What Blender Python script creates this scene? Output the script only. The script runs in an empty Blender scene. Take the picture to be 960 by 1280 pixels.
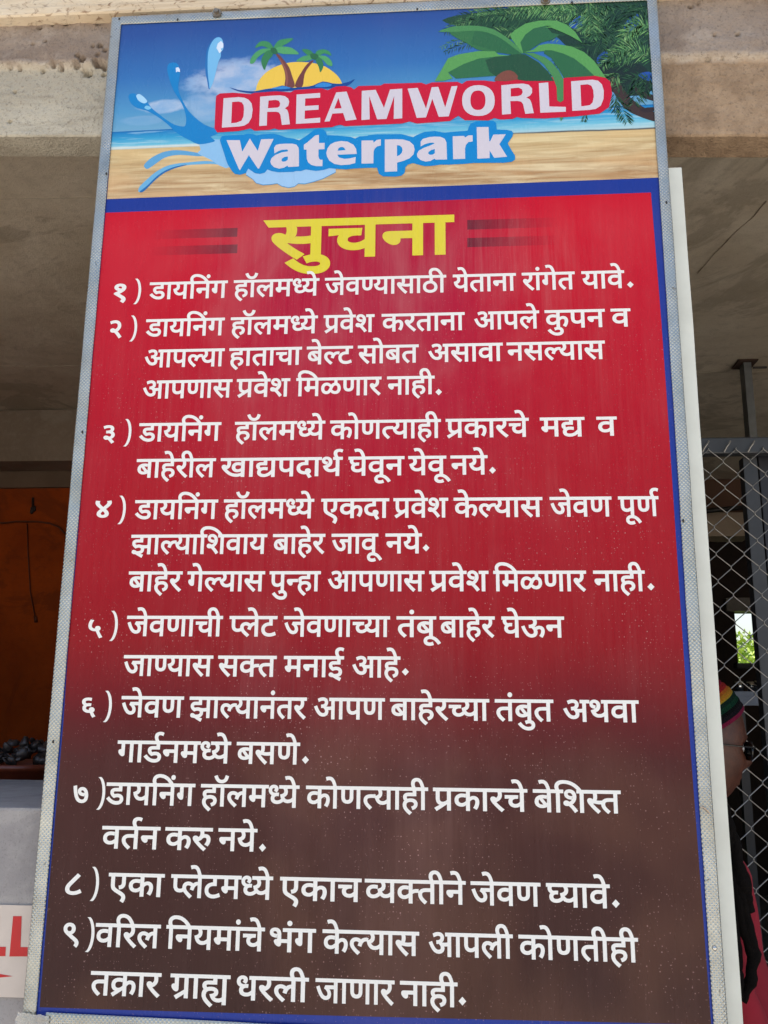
import bpy, bmesh, math, random
import numpy as np
from mathutils import Vector, Matrix, noise
from mathutils.geometry import delaunay_2d_cdt, interpolate_bezier
R_ = math.radians
random.seed(7)
S = bpy.context.scene
COL = S.collection

# ------------------------------------------------------------------ camera, sky, sun, exposure
EYE = 1.55                      # camera height above the ground
DIST = 1.676                    # distance from the camera to the face of the notice board
YAW, PITCH, ROLL, FPX = -0.07385597, 0.21901846, 0.00939721, 1104.056
def cam_axes():
    cy, sy, cp, sp = math.cos(YAW), math.sin(YAW), math.cos(PITCH), math.sin(PITCH)
    fw = Vector((sy*cp, cy*cp, sp)); rt = Vector((cy, -sy, 0)); up = rt.cross(fw)
    return math.cos(ROLL)*rt + math.sin(ROLL)*up, -math.sin(ROLL)*rt + math.cos(ROLL)*up, fw
RT, UP, FW = cam_axes()
cd = bpy.data.cameras.new('camera'); cam = bpy.data.objects.new('camera', cd); COL.objects.link(cam)
M = Matrix((RT, UP, -FW)).transposed().to_4x4(); M.translation = (0, 0, EYE)
cam.matrix_world = M
cd.sensor_fit = 'VERTICAL'; cd.sensor_height = 36; cd.lens = FPX/1280*36
cd.clip_start = 0.05; cd.clip_end = 2000
S.camera = cam

SUN_EL, SUN_AZ = R_(80), R_(-22)       # azimuth measured from +Y (behind the building) towards +X
w = bpy.data.worlds.new('World'); S.world = w; w.use_nodes = True
wn = w.node_tree; bg = wn.nodes['Background']
sky = wn.nodes.new('ShaderNodeTexSky'); sky.sky_type = 'NISHITA'; sky.sun_disc = False
sky.sun_elevation = SUN_EL; sky.sun_rotation = SUN_AZ; sky.air_density = 1.2; sky.dust_density = 3.0; sky.ozone_density = 1.0
wn.links.new(sky.outputs[0], bg.inputs[0]); bg.inputs[1].default_value = 0.13
sl = bpy.data.lights.new('sun', 'SUN'); sl.energy = 4.2; sl.angle = R_(0.5); sl.color = (1.0, 0.95, 0.87)
so = bpy.data.objects.new('sun', sl); COL.objects.link(so)
sd = Vector((math.sin(SUN_AZ)*math.cos(SUN_EL), math.cos(SUN_AZ)*math.cos(SUN_EL), math.sin(SUN_EL)))
so.rotation_euler = sd.to_track_quat('Z', 'Y').to_euler()
S.view_settings.view_transform = 'Standard'; S.view_settings.look = 'None'
S.view_settings.exposure = 1.08; S.view_settings.gamma = 1.0; S.view_settings.use_curve_mapping = False
S.cycles.max_bounces = 8; S.cycles.diffuse_bounces = 5

def ray(px, py):                # direction of a place measured in the photograph
    return (RT*(px-480) - UP*(py-640) + FW*FPX)
def at_y(px, py, y):            # the measured place on the vertical plane at distance y
    d = ray(px, py); d = d*(y/d.y); return Vector((d.x, y, d.z+EYE))
def at_z(px, py, z):
    d = ray(px, py); d = d*((z-EYE)/d.z); return Vector((d.x, d.y, z))
def bd(px, py):                 # on the board: (x, z)
    v = at_y(px, py, DIST); return (v.x, v.z)

# ------------------------------------------------------------------ object helpers
def srgb(r, g, b, k=1.0):
    f = lambda c: (c/255/12.92 if c <= 10 else ((c/255+0.055)/1.055)**2.4)
    return (f(r)*k, f(g)*k, f(b)*k, 1)
def tag(o, label=None, cat=None, group=None, kind=None):
    if label: o['label'] = label
    if cat: o['category'] = cat
    if group: o['group'] = group
    if kind: o['kind'] = kind
    return o
def empty(name, loc, label=None, cat=None, group=None, parent=None):
    o = bpy.data.objects.new(name, None); COL.objects.link(o); o.location = loc; o.empty_display_size = .05
    if parent: o.parent = parent
    return tag(o, label, cat, group)
def link(name, me, mat=None, parent=None, smooth=False):
    """me: mesh or bmesh in world coordinates"""
    if isinstance(me, bmesh.types.BMesh):
        b = me; me = bpy.data.meshes.new(name); b.to_mesh(me); b.free()
    if mat: me.materials.append(mat)
    if smooth:
        for p in me.polygons: p.use_smooth = True
    o = bpy.data.objects.new(name, me); COL.objects.link(o)
    if parent:
        o.parent = parent
        q = parent; off = Vector()
        while q: off += q.location; q = q.parent
        me.transform(Matrix.Translation(-off))
    return o
def box(bm, x0, x1, y0, y1, z0, z1, bev=0, rot=None):
    vs = [bm.verts.new((x, y, z)) for x in (x0, x1) for y in (y0, y1) for z in (z0, z1)]
    fs = [bm.faces.new([vs[i] for i in f]) for f in ((0,1,3,2),(4,6,7,5),(0,4,5,1),(2,3,7,6),(0,2,6,4),(1,5,7,3))]
    if rot is not None:
        c = Vector(((x0+x1)/2, (y0+y1)/2, (z0+z1)/2)); bmesh.ops.rotate(bm, verts=vs, cent=c, matrix=rot)
    if bev:
        es = list({e for f in fs for e in f.edges})
        bmesh.ops.bevel(bm, geom=es, offset=bev, segments=2, affect='EDGES', profile=.6)
    return bm
def boxo(name, dims, mat, parent=None, bev=0, rot=None):
    bm = bmesh.new(); box(bm, *dims, bev=bev, rot=rot); return link(name, bm, mat, parent)
def tube(bm, pts, rad, n=6, closed=False, caps=True):
    pts = [Vector(p) for p in pts]; rings = []
    rr = rad if isinstance(rad, (list, tuple)) else [rad]*len(pts)
    side = None
    for i, p in enumerate(pts):
        a = pts[max(i-1, 0)]; b = pts[min(i+1, len(pts)-1)]; t = (b-a).normalized()
        if side is None: side = t.orthogonal().normalized()
        side = (side - t*side.dot(t)).normalized(); o = t.cross(side)
        rings.append([bm.verts.new(p + (side*math.cos(2*math.pi*k/n) + o*math.sin(2*math.pi*k/n))*rr[i]) for k in range(n)])
    for a, b in zip(rings, rings[1:]):
        for k in range(n): bm.faces.new((a[k], a[(k+1) % n], b[(k+1) % n], b[k]))
    if caps: bm.faces.new(rings[0][::-1]); bm.faces.new(rings[-1])
    return bm
def lathe(bm, c, prof, n=24):
    rings = [[bm.verts.new((c[0]+r*math.cos(2*math.pi*k/n), c[1]+r*math.sin(2*math.pi*k/n), c[2]+z)) for k in range(n)] for r, z in prof]
    for a, b in zip(rings, rings[1:]):
        for k in range(n): bm.faces.new((a[k], a[(k+1) % n], b[(k+1) % n], b[k]))
    bm.faces.new(rings[0][::-1]); bm.faces.new(rings[-1]); return bm
def grid(x0, x1, z0, z1, nx, nz, fn):
    """fn(u, v, x, z) -> (x, y, z)"""
    vs = []; fs = []
    for j in range(nz+1):
        for i in range(nx+1):
            x = x0+(x1-x0)*i/nx; z = z0+(z1-z0)*j/nz; vs.append(fn(i/nx, j/nz, x, z))
    for j in range(nz):
        for i in range(nx):
            a = j*(nx+1)+i; fs.append((a, a+1, a+nx+2, a+nx+1))
    me = bpy.data.meshes.new('grid'); me.from_pydata(vs, [], fs); return me

# ------------------------------------------------------------------ materials
class NT:
    def __init__(s, name):
        s.m = bpy.data.materials.new(name); s.m.use_nodes = True; s.t = s.m.node_tree
        s.bs = s.t.nodes['Principled BSDF']; s.pos = s.n('ShaderNodeNewGeometry').outputs['Position']
    def n(s, typ, **kw):
        o = s.t.nodes.new(typ)
        for k, v in kw.items(): setattr(o, k, v)
        return o
    def put(s, node, key, v):
        if v is None: return
        if isinstance(v, bpy.types.NodeSocket): s.t.links.new(v, node.inputs[key])
        else: node.inputs[key].default_value = v
    def mapped(s, sc, loc=(0,0,0), rot=(0,0,0)):
        n = s.n('ShaderNodeMapping'); s.put(n, 0, s.pos); n.inputs['Scale'].default_value = sc; n.inputs['Location'].default_value = loc; n.inputs['Rotation'].default_value = rot
        return n.outputs[0]
    def noise(s, scale, detail=4, rough=.55, vec=None, dist=0):
        n = s.n('ShaderNodeTexNoise'); s.put(n, 'Vector', vec if vec is not None else s.pos)
        n.inputs['Scale'].default_value = scale; n.inputs['Detail'].default_value = detail; n.inputs['Roughness'].default_value = rough; n.inputs['Distortion'].default_value = dist
        return n.outputs[0]
    def math(s, op, a, b=None, c=None, clamp=False):
        n = s.n('ShaderNodeMath', operation=op, use_clamp=clamp); s.put(n, 0, a); s.put(n, 1, b); s.put(n, 2, c); return n.outputs[0]
    def rng(s, v, a, b, c=0, d=1, smooth=False):
        n = s.n('ShaderNodeMapRange'); n.interpolation_type = 'SMOOTHSTEP' if smooth else 'LINEAR'
        s.put(n, 0, v); n.inputs[1].default_value = a; n.inputs[2].default_value = b; n.inputs[3].default_value = c; n.inputs[4].default_value = d; return n.outputs[0]
    def mix(s, f, a, b, blend='MIX'):
        n = s.n('ShaderNodeMix', data_type='RGBA', blend_type=blend); s.put(n, 0, f); s.put(n, 6, a); s.put(n, 7, b); return n.outputs[2]
    def ramp(s, v, stops, interp='LINEAR'):
        n = s.n('ShaderNodeValToRGB'); s.put(n, 0, v); r = n.color_ramp; r.interpolation = interp
        while len(r.elements) < len(stops): r.elements.new(0.5)
        for e, (p, c) in zip(r.elements, stops): e.position = p; e.color = c
        return n.outputs[0]
    def bump(s, h, strength=.3, dist=.01, normal=None):
        n = s.n('ShaderNodeBump'); s.put(n, 'Height', h); n.inputs['Strength'].default_value = strength; n.inputs['Distance'].default_value = dist
        if normal is not None: s.put(n, 'Normal', normal)
        return n.outputs[0]
    def xyz(s):
        n = s.n('ShaderNodeSeparateXYZ'); s.put(n, 0, s.pos); return n.outputs
    def fin(s, color=None, rough=.6, metal=0, normal=None, spec=None, **kw):
        s.put(s.bs, 'Base Color', color); s.put(s.bs, 'Roughness', rough); s.put(s.bs, 'Metallic', metal)
        if normal is not None: s.put(s.bs, 'Normal', normal)
        if spec is not None: s.put(s.bs, 'Specular IOR Level', spec)
        for k, v in kw.items(): s.put(s.bs, k.replace('_', ' '), v)
        return s.m
def plain(name, c, rough=.6, metal=0, var=.12, nscale=30, bump=.1, spec=None):
    t = NT(name); f = t.noise(nscale, 5); g = t.rng(f, .3, .7, 1-var, 1+var)
    mul = t.mix(1.0, c, t.n('ShaderNodeCombineColor').outputs[0], 'MULTIPLY')
    cc = t.t.nodes[-1]; cmb = [n for n in t.t.nodes if n.bl_idname == 'ShaderNodeCombineColor'][-1]
    for i in range(3): t.put(cmb, i, g)
    return t.fin(mul, rough, metal, t.bump(t.noise(nscale*4, 4), bump, .002), spec)

def dust_and_sheen(t, color, amount=1.0, edge=True):
    """dust, rain streaks, specks and a painted pale sheen on printed vinyl; returns colour, roughness, normal"""
    x, y, z = t.xyz()
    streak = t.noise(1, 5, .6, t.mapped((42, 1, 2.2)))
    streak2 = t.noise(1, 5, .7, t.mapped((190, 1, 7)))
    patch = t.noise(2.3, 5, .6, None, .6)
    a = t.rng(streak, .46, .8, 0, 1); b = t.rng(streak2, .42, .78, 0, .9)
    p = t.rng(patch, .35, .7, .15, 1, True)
    low = t.math('MULTIPLY', t.rng(z, 1.1, 2.62, .2, .8), t.rng(t.math('ABSOLUTE', t.math('ADD', x, .14)), .3, .58, 1, .45, True))  # streaks fade sideways and downward, following the painted sheen
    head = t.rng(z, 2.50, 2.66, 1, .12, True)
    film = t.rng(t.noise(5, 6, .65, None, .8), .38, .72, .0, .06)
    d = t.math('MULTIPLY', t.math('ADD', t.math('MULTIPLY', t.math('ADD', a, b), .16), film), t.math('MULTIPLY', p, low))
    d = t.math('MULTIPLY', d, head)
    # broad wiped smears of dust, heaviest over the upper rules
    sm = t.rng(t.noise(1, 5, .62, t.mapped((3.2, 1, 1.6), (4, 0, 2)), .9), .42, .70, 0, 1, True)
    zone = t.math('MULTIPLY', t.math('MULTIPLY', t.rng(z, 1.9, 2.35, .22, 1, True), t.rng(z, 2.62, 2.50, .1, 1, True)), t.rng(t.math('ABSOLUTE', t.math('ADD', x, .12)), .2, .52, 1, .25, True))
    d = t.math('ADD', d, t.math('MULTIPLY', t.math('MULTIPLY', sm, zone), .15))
    # specks of dried dirt
    fl = t.n('ShaderNodeCombineXYZ'); t.put(fl, 0, x); t.put(fl, 1, z); fl = fl.outputs[0]
    v = t.n('ShaderNodeTexVoronoi', voronoi_dimensions='2D'); v.inputs['Scale'].default_value = 95; t.put(v, 'Vector', fl)
    sp = t.rng(t.math('ADD', v.outputs['Distance'], t.math('MULTIPLY', t.noise(60, 2), .12)), .09, .19, 1, 0)
    rnd = t.math('GREATER_THAN', v.outputs['Color'], .66)
    clus = t.rng(t.noise(7, 3), .45, .62, 0, 1)
    sp = t.math('MULTIPLY', t.math('MULTIPLY', sp, rnd), t.math('MULTIPLY', clus, t.rng(z, 2.5, 1.9, .1, .55)))
    v2 = t.n('ShaderNodeTexVoronoi', voronoi_dimensions='2D'); v2.inputs['Scale'].default_value = 190; t.put(v2, 'Vector', fl)
    sp2 = t.math('MULTIPLY', t.math('MULTIPLY', t.rng(v2.outputs['Distance'], .05, .16, 1, 0), t.math('GREATER_THAN', v2.outputs['Color'], .8)), t.rng(z, 2.6, 1.9, .08, .38))
    d = t.math('ADD', d, t.math('ADD', sp, sp2)); d = t.math('MULTIPLY', d, amount, None, True)
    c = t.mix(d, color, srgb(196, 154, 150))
    rough = t.rng(t.noise(6, 4, .6, t.mapped((3, 1, .8))), .3, .7, .2, .34)
    rough = t.math('ADD', rough, t.math('MULTIPLY', d, .5))
    wav = t.noise(1, 3, .5, t.mapped((9, 1, 2.0)))
    wav2 = t.noise(2.6, 2, .4)
    n1 = t.bump(wav2, .6, .035)
    n2 = t.bump(wav, .5, .005, n1)
    cr = None                                               # a few creases pressed into the sheet
    for cx, z0, z1, kx in ((-.47, 2.30, 2.75, .02), (-.33, 2.1, 2.8, -.015), (-.02, 2.2, 2.75, .01), (.17, 1.3, 1.9, .02), (-.30, 1.05, 1.75, -.02), (-.20, 1.0, 1.5, .015), (.30, 2.0, 2.4, -.03)):
        wob = t.math('MULTIPLY', t.math('SUBTRACT', t.noise(4, 2), .5), .03)
        dd = t.math('ABSOLUTE', t.math('SUBTRACT', t.math('ADD', x, t.math('ADD', wob, t.math('MULTIPLY', z, kx))), cx+kx*(z0+z1)/2))
        e = t.math('MULTIPLY', t.rng(dd, 0, .0035, 1, 0, True), t.math('MULTIPLY', t.rng(z, z0, z0+.1), t.rng(z, z1, z1-.1)))
        cr = e if cr is None else t.math('ADD', cr, e)
    n2 = t.bump(cr, .5, .0016, n2)
    n3 = t.bump(t.noise(900, 2), .12, .0006, n2)
    return c, rough, n3

# ------------------------------------------------------------------ lettering data: outlines of the Devanagari letters
GLYPHS = {
37:"358,222 ~329,222 ~271,208 248,197 ~201,225 ~137,301 137,352 ~137,380 ~157,420 174,433 ~197,450 ~259,465 308,465 401,465 401,551 0,551 0,622 592,622 592,551 482,551 482,394 298,394 ~267,394 ~241,388 232,381 ~217,369 217,347 ~217,323 ~245,290 261,277 ~307,294 362,294 ~436,294 ~534,219 534,154 ~534,87 ~436,0 337,0 ~239,0 ~84,88 25,158 86,207 ~143,139 ~262,74 337,74 ~453,74 453,152 ~453,187 ~404,222",
66:"170,551 170,0 89,0 89,551 0,551 0,622 273,622 273,551",
51:"595,622 595,551 491,551 491,0 410,0 410,179 ~382,161 ~304,132 253,132 ~163,132 ~52,253 38,353 ~100,366 ~160,413 160,457 ~160,485 ~137,533 123,551 0,551 0,622/129,301 ~149,252 ~210,203 259,203 ~309,203 ~383,245 410,274 410,551 211,551 ~240,499 240,445 ~240,337",
619:"89,551 0,551 0,622 80,622 ~68,644 ~53,694 53,724 ~53,802 ~169,896 266,896 ~407,896 ~625,743 704,615 620,615 ~467,824 283,824 ~213,824 ~134,765 134,714 ~134,684 ~153,639 165,622 273,622 273,551 170,551 170,0 89,0/641,816 ~641,840 ~674,874 696,874 ~719,874 ~751,840 751,816 ~751,792 ~719,758 696,758 ~674,758 ~641,792",
44:"0,622 569,622 569,551 466,551 466,0 385,0 385,298 204,298 204,244 ~204,216 ~176,188 153,188 ~129,188 ~75,230 ~37,290 37,318 ~37,341 ~64,369 98,369 385,369 385,551 0,551",
27:"208,551 208,234 ~208,208 ~183,178 160,178 ~134,178 ~79,220 ~41,280 41,308 ~41,331 ~68,359 102,359 127,359 127,551 0,551 0,622 578,622 578,551 474,551 474,0 393,0 393,551",
61:"321,69 ~357,80 ~403,116 403,148 ~403,186 ~345,229 280,229 ~211,229 ~138,172 138,124 ~138,93 ~161,35 ~232,-36 302,-89 248,-142 ~157,-71 ~58,53 58,130 ~58,168 ~89,227 115,248 ~96,266 ~69,318 69,352 ~69,380 ~89,420 106,433 ~129,450 ~188,465 229,465 361,465 361,551 0,551 0,622 546,622 546,551 442,551 442,394 230,394 ~199,394 ~173,388 164,381 ~149,369 149,347 ~149,327 ~169,296 183,284 ~230,300 284,300 ~353,300 ~440,258 ~481,191 481,153 ~481,95 ~413,19 348,2",
77:"170,551 170,0 89,0 89,551 0,551 0,622 273,622 273,551/298,863 ~275,763 ~168,680 91,680 ~19,680 ~-89,769 -123,863 -52,887 ~-26,817 ~41,749 94,749 ~151,749 ~206,822 222,889",
54:"0,551 0,622 693,622 693,551 589,551 589,0 508,0 508,355 ~502,356 494,356 ~470,356 ~420,332 ~374,269 356,208 279,232 ~291,278 311,313 ~287,331 ~239,353 209,353 ~169,353 ~126,307 126,271 ~126,233 ~169,164 ~251,89 309,40 255,-12 ~197,38 ~101,129 ~45,222 45,275 ~45,328 ~94,395 ~168,426 204,426 ~248,426 ~321,397 354,370 ~412,426 499,426 ~504,426 508,426 508,551",
50:"509,551 509,0 428,0 428,250 207,250 207,213 ~207,180 ~178,151 159,151 ~140,151 ~98,176 ~62,215 ~39,259 39,278 ~39,296 ~66,321 100,321 126,321 126,551 0,551 0,622 612,622 612,551/428,551 207,551 207,321 428,321",
201:"482,178 ~445,147 ~354,103 283,103 ~206,103 ~111,184 111,251 ~111,278 ~129,328 148,348 ~101,366 ~42,437 42,493 ~42,553 ~124,632 187,632 ~240,632 ~311,576 311,531 ~311,484 271,443 210,482 ~221,492 ~230,515 230,526 ~230,541 ~210,568 184,568 ~156,568 ~116,524 116,489 ~116,457 ~147,418 ~196,400 223,397 ~253,405 288,405 ~299,405 ~326,403 333,402 326,332 ~320,333 ~303,333 298,333 ~248,333 ~191,292 191,254 ~191,213 ~248,173 292,173 ~345,173 ~419,217 445,245",
75:"-169,615 ~-190,694 ~-231,785 ~-281,823 -315,823 ~-337,823 ~-371,814 -385,809 -409,882 ~-370,896 -318,896 ~-264,896 ~-185,845 ~-122,722 -94,615",
32:"653,551 653,0 572,0 572,370 435,370 ~394,370 378,373 ~414,343 ~458,263 458,218 ~458,172 ~417,110 ~350,80 310,80 ~257,80 ~161,141 ~73,282 31,401 102,426 ~148,292 ~248,153 306,153 ~338,153 ~379,187 379,227 ~379,271 ~318,349 273,377 302,441 572,441 572,551 0,551 0,622 757,622 757,551",
57:"571,551 467,551 467,0 387,0 387,165 ~361,147 ~286,118 233,118 ~179,118 ~95,160 ~46,235 46,286 ~46,372 ~161,464 255,464 ~268,464 ~307,461 ~344,457 354,454 349,381 ~330,385 ~282,391 259,391 ~197,391 ~127,337 127,287 ~127,236 ~190,188 235,188 ~287,188 ~362,233 387,260 387,551 0,551 0,622 571,622",
197:"251,146 ~158,146 114,205 ~97,228 ~79,298 79,352 79,551 0,551 0,622 481,622 481,551 420,551 420,321 ~420,279 ~403,221 385,198 ~364,173 ~298,146/249,217 ~301,217 321,249 ~332,266 ~339,310 339,353 339,551 160,551 160,353 ~160,314 ~168,268 178,251 ~189,235 ~222,217",
60:"587,551 587,0 506,0 506,266 ~477,257 ~419,251 380,251 ~338,251 ~245,266 212,277 ~192,264 167,253 ~208,201 ~319,91 380,42 326,-12 ~270,37 ~171,137 ~95,225 73,256 ~51,287 ~40,323 40,340 ~40,359 ~70,393 104,393 ~129,393 ~166,370 181,350 ~202,369 ~217,428 217,458 ~217,488 ~208,536 201,551 0,551 0,622 691,622 691,551/369,322 ~408,322 ~472,330 506,339 506,551 281,551 ~288,534 ~298,488 298,458 ~298,416 ~279,354 262,333 ~314,322",
36:"600,551 371,551 371,414 ~451,384 ~539,271 539,198 ~539,128 ~473,41 ~363,0 297,0 ~184,0 ~46,113 46,216 ~46,283 ~114,374 ~225,420 287,420 290,420 290,551 0,551 0,622 600,622/293,72 ~364,72 ~458,133 458,200 ~458,248 ~400,325 343,349 308,349 ~234,349 187,321 ~159,304 ~126,249 126,210 ~126,140 ~221,72",
654:"89,551 0,551 0,622 85,622 ~37,726 ~-69,825 -138,825 ~-190,825 ~-247,771 -247,725 ~-247,692 ~-226,639 -213,615 -295,615 ~-311,645 ~-328,705 -328,738 ~-328,809 ~-232,896 -147,896 ~-38,896 ~108,759 164,622 273,622 273,551 170,551 170,0 89,0",
40:"481,551 481,0 400,0 400,328 291,328 ~230,328 ~169,316 150,299 ~126,280 126,237 ~126,188 ~200,97 271,40 217,-12 ~171,28 ~92,108 ~45,194 45,242 ~45,277 ~72,333 93,351 ~122,376 ~204,399 272,399 400,399 400,551 0,551 0,622 584,622 584,551",
52:"395,42 341,-12 ~282,37 ~178,137 ~98,225 75,256 ~53,287 ~40,323 40,340 ~40,359 ~70,393 104,393 ~129,393 ~166,370 181,349 ~220,369 ~256,429 256,468 ~256,491 ~246,536 239,551 0,551 0,622 424,622 424,551 320,551 ~336,516 336,458 ~336,403 ~292,327 ~216,274 167,254 ~212,202 ~331,91",
6:"-185,772 ~-185,796 ~-152,830 -130,830 ~-107,830 ~-75,796 -75,772 ~-75,748 ~-107,714 -130,714 ~-152,714 ~-185,748",
107:"275,632 ~347,632 ~429,556 429,499 ~429,460 ~394,387 ~312,306 241,256 362,160 ~402,129 ~433,69 433,34 ~433,3 ~408,-50 386,-79 321,-30 ~335,-15 ~350,15 350,34 ~350,54 ~333,84 310,103 128,254 132,276 ~238,344 ~348,448 348,498 ~348,530 ~307,562 276,562 ~245,562 ~210,534 210,510 ~210,488 ~241,455 280,444 231,386 ~182,407 ~134,469 134,517 ~134,544 ~163,597 ~226,632",
274:"45,53 214,153 ~160,162 128,194 ~103,221 ~79,294 79,358 79,551 0,551 0,622 583,622 583,551 479,551 479,0 398,0 398,193 92,-13/398,551 160,551 160,369 ~160,328 ~166,280 ~179,251 190,240 ~213,217 262,217 ~301,217 ~373,255 398,280",
58:"122,189 ~87,189 ~40,224 40,255 ~40,284 ~76,314 104,314 ~122,314 ~161,299 191,276 ~241,292 ~305,378 305,443 ~305,499 ~246,566 199,566 ~168,566 ~138,539 138,516 ~138,501 ~157,466 ~214,442 270,440 253,370 ~159,376 ~66,459 66,517 ~66,568 ~137,632 204,632 ~251,632 ~333,589 ~384,504 384,440 ~384,371 ~315,254 254,221 ~299,182 ~383,87 414,43 350,-1 ~299,71 ~216,164 179,194 ~152,189/591,551 591,0 510,0 510,551 421,551 421,622 695,622 695,551",
25:"777,551 452,551 452,349 ~500,399 569,399 ~634,399 ~716,316 716,239 ~716,193 ~686,89 651,39 579,80 ~604,112 ~636,196 636,237 ~636,284 ~597,330 562,330 ~508,330 452,258 452,0 371,0 371,174 ~347,154 ~276,118 226,118 ~179,118 ~96,156 ~46,233 46,290 ~46,370 ~156,464 244,464 ~267,464 ~324,457 339,454 333,381 ~317,385 ~268,391 249,391 ~191,391 ~127,339 127,292 ~127,239 ~188,188 228,188 ~272,188 ~341,230 371,260 371,551 0,551 0,622 777,622",
10:"470,218 ~470,148 ~379,80 312,80 ~226,80 ~92,208 29,356 100,382 ~143,276 ~243,153 305,153 ~343,153 ~391,188 391,227 ~391,264 ~350,322 318,347 ~291,342 260,341 255,411 ~323,413 ~380,457 380,494 ~380,530 ~333,562 302,562 ~265,562 ~205,542 171,525 146,594 ~172,608 ~249,632 298,632 ~376,632 ~459,554 459,495 ~459,417 392,375 ~403,365 412,355 ~450,350 486,350 ~518,350 ~568,356 594,363 594,551 521,551 521,622 1038,622 1038,551 934,551 934,0 853,0 853,551 675,551 675,0 594,0 594,290 ~570,284 ~524,279 498,279 ~481,279 455,282 ~470,252",
46:"479,551 479,0 398,0 398,191 ~369,172 ~301,146 254,146 ~214,146 ~149,173 128,194 ~103,221 ~79,294 79,358 79,551 0,551 0,622 583,622 583,551/398,551 160,551 160,369 ~160,328 ~166,280 ~179,251 190,240 ~213,217 263,217 ~303,217 ~373,255 398,280",
69:"-248,-12 ~-194,11 -136,11 ~-61,11 ~22,-66 22,-129 ~22,-190 ~-71,-268 -157,-268 ~-254,-268 ~-395,-176 -455,-100 -394,-57 ~-355,-105 ~-285,-167 ~-206,-196 -157,-196 ~-51,-196 -51,-122 ~-51,-89 ~-100,-57 -131,-57 ~-158,-57 ~-201,-68 -222,-79",
108:"477,33 413,-12 ~318,132 239,208 ~213,204 187,204 ~152,204 ~104,239 104,270 ~104,299 ~140,329 168,329 ~187,329 ~225,313 255,291 ~298,306 ~360,385 360,442 ~360,501 ~295,561 243,561 ~208,561 ~148,545 110,526 84,595 ~121,614 ~204,632 247,632 ~302,632 ~391,590 ~443,505 443,440 ~443,370 ~373,262 316,233 ~361,189 ~448,77",
210:"0,622 515,622 515,551 0,551/537,349 ~517,356 494,356 ~470,356 ~420,332 ~374,269 356,208 279,232 ~291,278 311,313 ~288,331 ~239,353 209,353 ~169,353 ~126,307 126,271 ~126,233 ~169,164 ~251,89 309,40 255,-12 ~197,38 ~101,129 ~45,222 45,275 ~45,328 ~94,395 ~167,426 204,426 ~248,426 ~321,397 354,370 ~413,426 500,426 ~514,426 ~545,422 556,417",
30:"649,551 545,551 545,0 465,0 465,165 ~439,148 ~367,118 317,118 ~240,118 ~141,204 141,275 ~141,304 ~166,355 185,371 38,369 38,441 331,441 ~349,441 ~385,440 389,440 382,370 350,370 ~292,370 ~221,321 221,274 ~221,231 ~279,188 317,188 ~367,188 ~438,231 465,260 465,551 0,551 0,622 649,622",
48:"585,551 482,551 482,0 401,0 401,165 ~374,147 ~297,118 241,118 ~185,118 ~96,160 ~46,235 46,286 ~46,372 ~167,464 265,464 ~279,464 ~319,461 ~358,457 369,454 363,385 ~343,389 ~293,395 268,395 ~248,395 230,392 365,224 ~384,238 401,256 401,551 0,551 0,622 585,622/127,287 ~127,235 ~194,184 242,184 ~260,184 ~293,190 308,195 168,370 ~127,342",
35:"519,551 371,551 371,349 316,349 ~268,349 ~204,333 181,318 ~126,280 126,215 ~126,167 ~170,104 ~241,74 283,74 ~337,74 ~413,99 455,121 482,47 ~438,27 ~339,0 286,0 ~217,0 ~108,52 ~46,150 46,220 ~46,285 ~114,374 ~225,420 288,420 290,420 290,551 0,551 0,622 519,622",
79:"170,551 170,0 89,0 89,551 0,551 0,622 273,622 273,551/90,615 ~69,694 ~28,785 ~-22,823 -56,823 ~-78,823 ~-112,814 -126,809 -150,882 ~-111,896 -59,896 ~-5,896 ~74,845 ~137,722 165,615",
9:"470,218 ~470,148 ~379,80 312,80 ~226,80 ~92,208 29,356 100,382 ~143,276 ~243,153 305,153 ~343,153 ~391,188 391,227 ~391,264 ~350,322 318,347 ~291,342 260,341 255,411 ~323,413 ~380,457 380,494 ~380,530 ~333,562 302,562 ~265,562 ~205,542 171,525 146,594 ~172,608 ~249,632 298,632 ~376,632 ~459,554 459,495 ~459,417 392,375 ~403,365 412,355 ~450,350 486,350 ~518,350 ~568,356 594,363 594,551 521,551 521,622 779,622 779,551 675,551 675,0 594,0 594,290 ~570,284 ~524,279 498,279 ~481,279 455,282 ~470,252",
39:"634,551 634,0 553,0 553,551 420,551 420,321 ~420,279 ~403,221 385,198 ~364,173 ~298,146 251,146 ~158,146 114,205 ~97,228 ~79,298 79,352 79,551 0,551 0,622 737,622 737,551/249,217 ~301,217 321,249 ~332,266 ~339,310 339,353 339,551 160,551 160,353 ~160,314 ~168,268 178,251 ~189,235 ~222,217",
608:"89,551 0,551 0,622 80,622 ~68,644 ~53,693 53,723 ~53,802 ~175,896 277,896 ~381,896 ~556,826 ~700,700 756,615 671,615 ~501,824 297,824 ~220,824 ~134,765 134,712 ~134,683 ~153,639 165,622 273,622 273,551 170,551 170,0 89,0",
55:"0,551 0,622 775,622 775,551 594,551 594,432 ~646,417 ~714,324 714,250 ~714,197 ~671,112 ~592,64 538,64 ~484,64 ~404,107 365,143 ~334,97 ~261,64 216,64 ~169,64 ~92,107 ~46,191 46,252 ~46,308 ~91,392 ~171,439 222,439 ~276,439 ~355,396 394,360 ~420,399 ~478,433 513,437 513,551/404,214 ~402,208 399,203 ~432,170 ~493,135 528,135 ~570,135 ~633,190 633,252 ~633,316 ~578,368 541,368 ~503,368 ~450,315 426,262/127,250 ~127,188 ~181,135 218,135 ~256,135 ~310,188 333,240 355,289 ~358,295 360,299 ~327,332 ~267,368 232,368 ~190,368 ~127,312",
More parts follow.
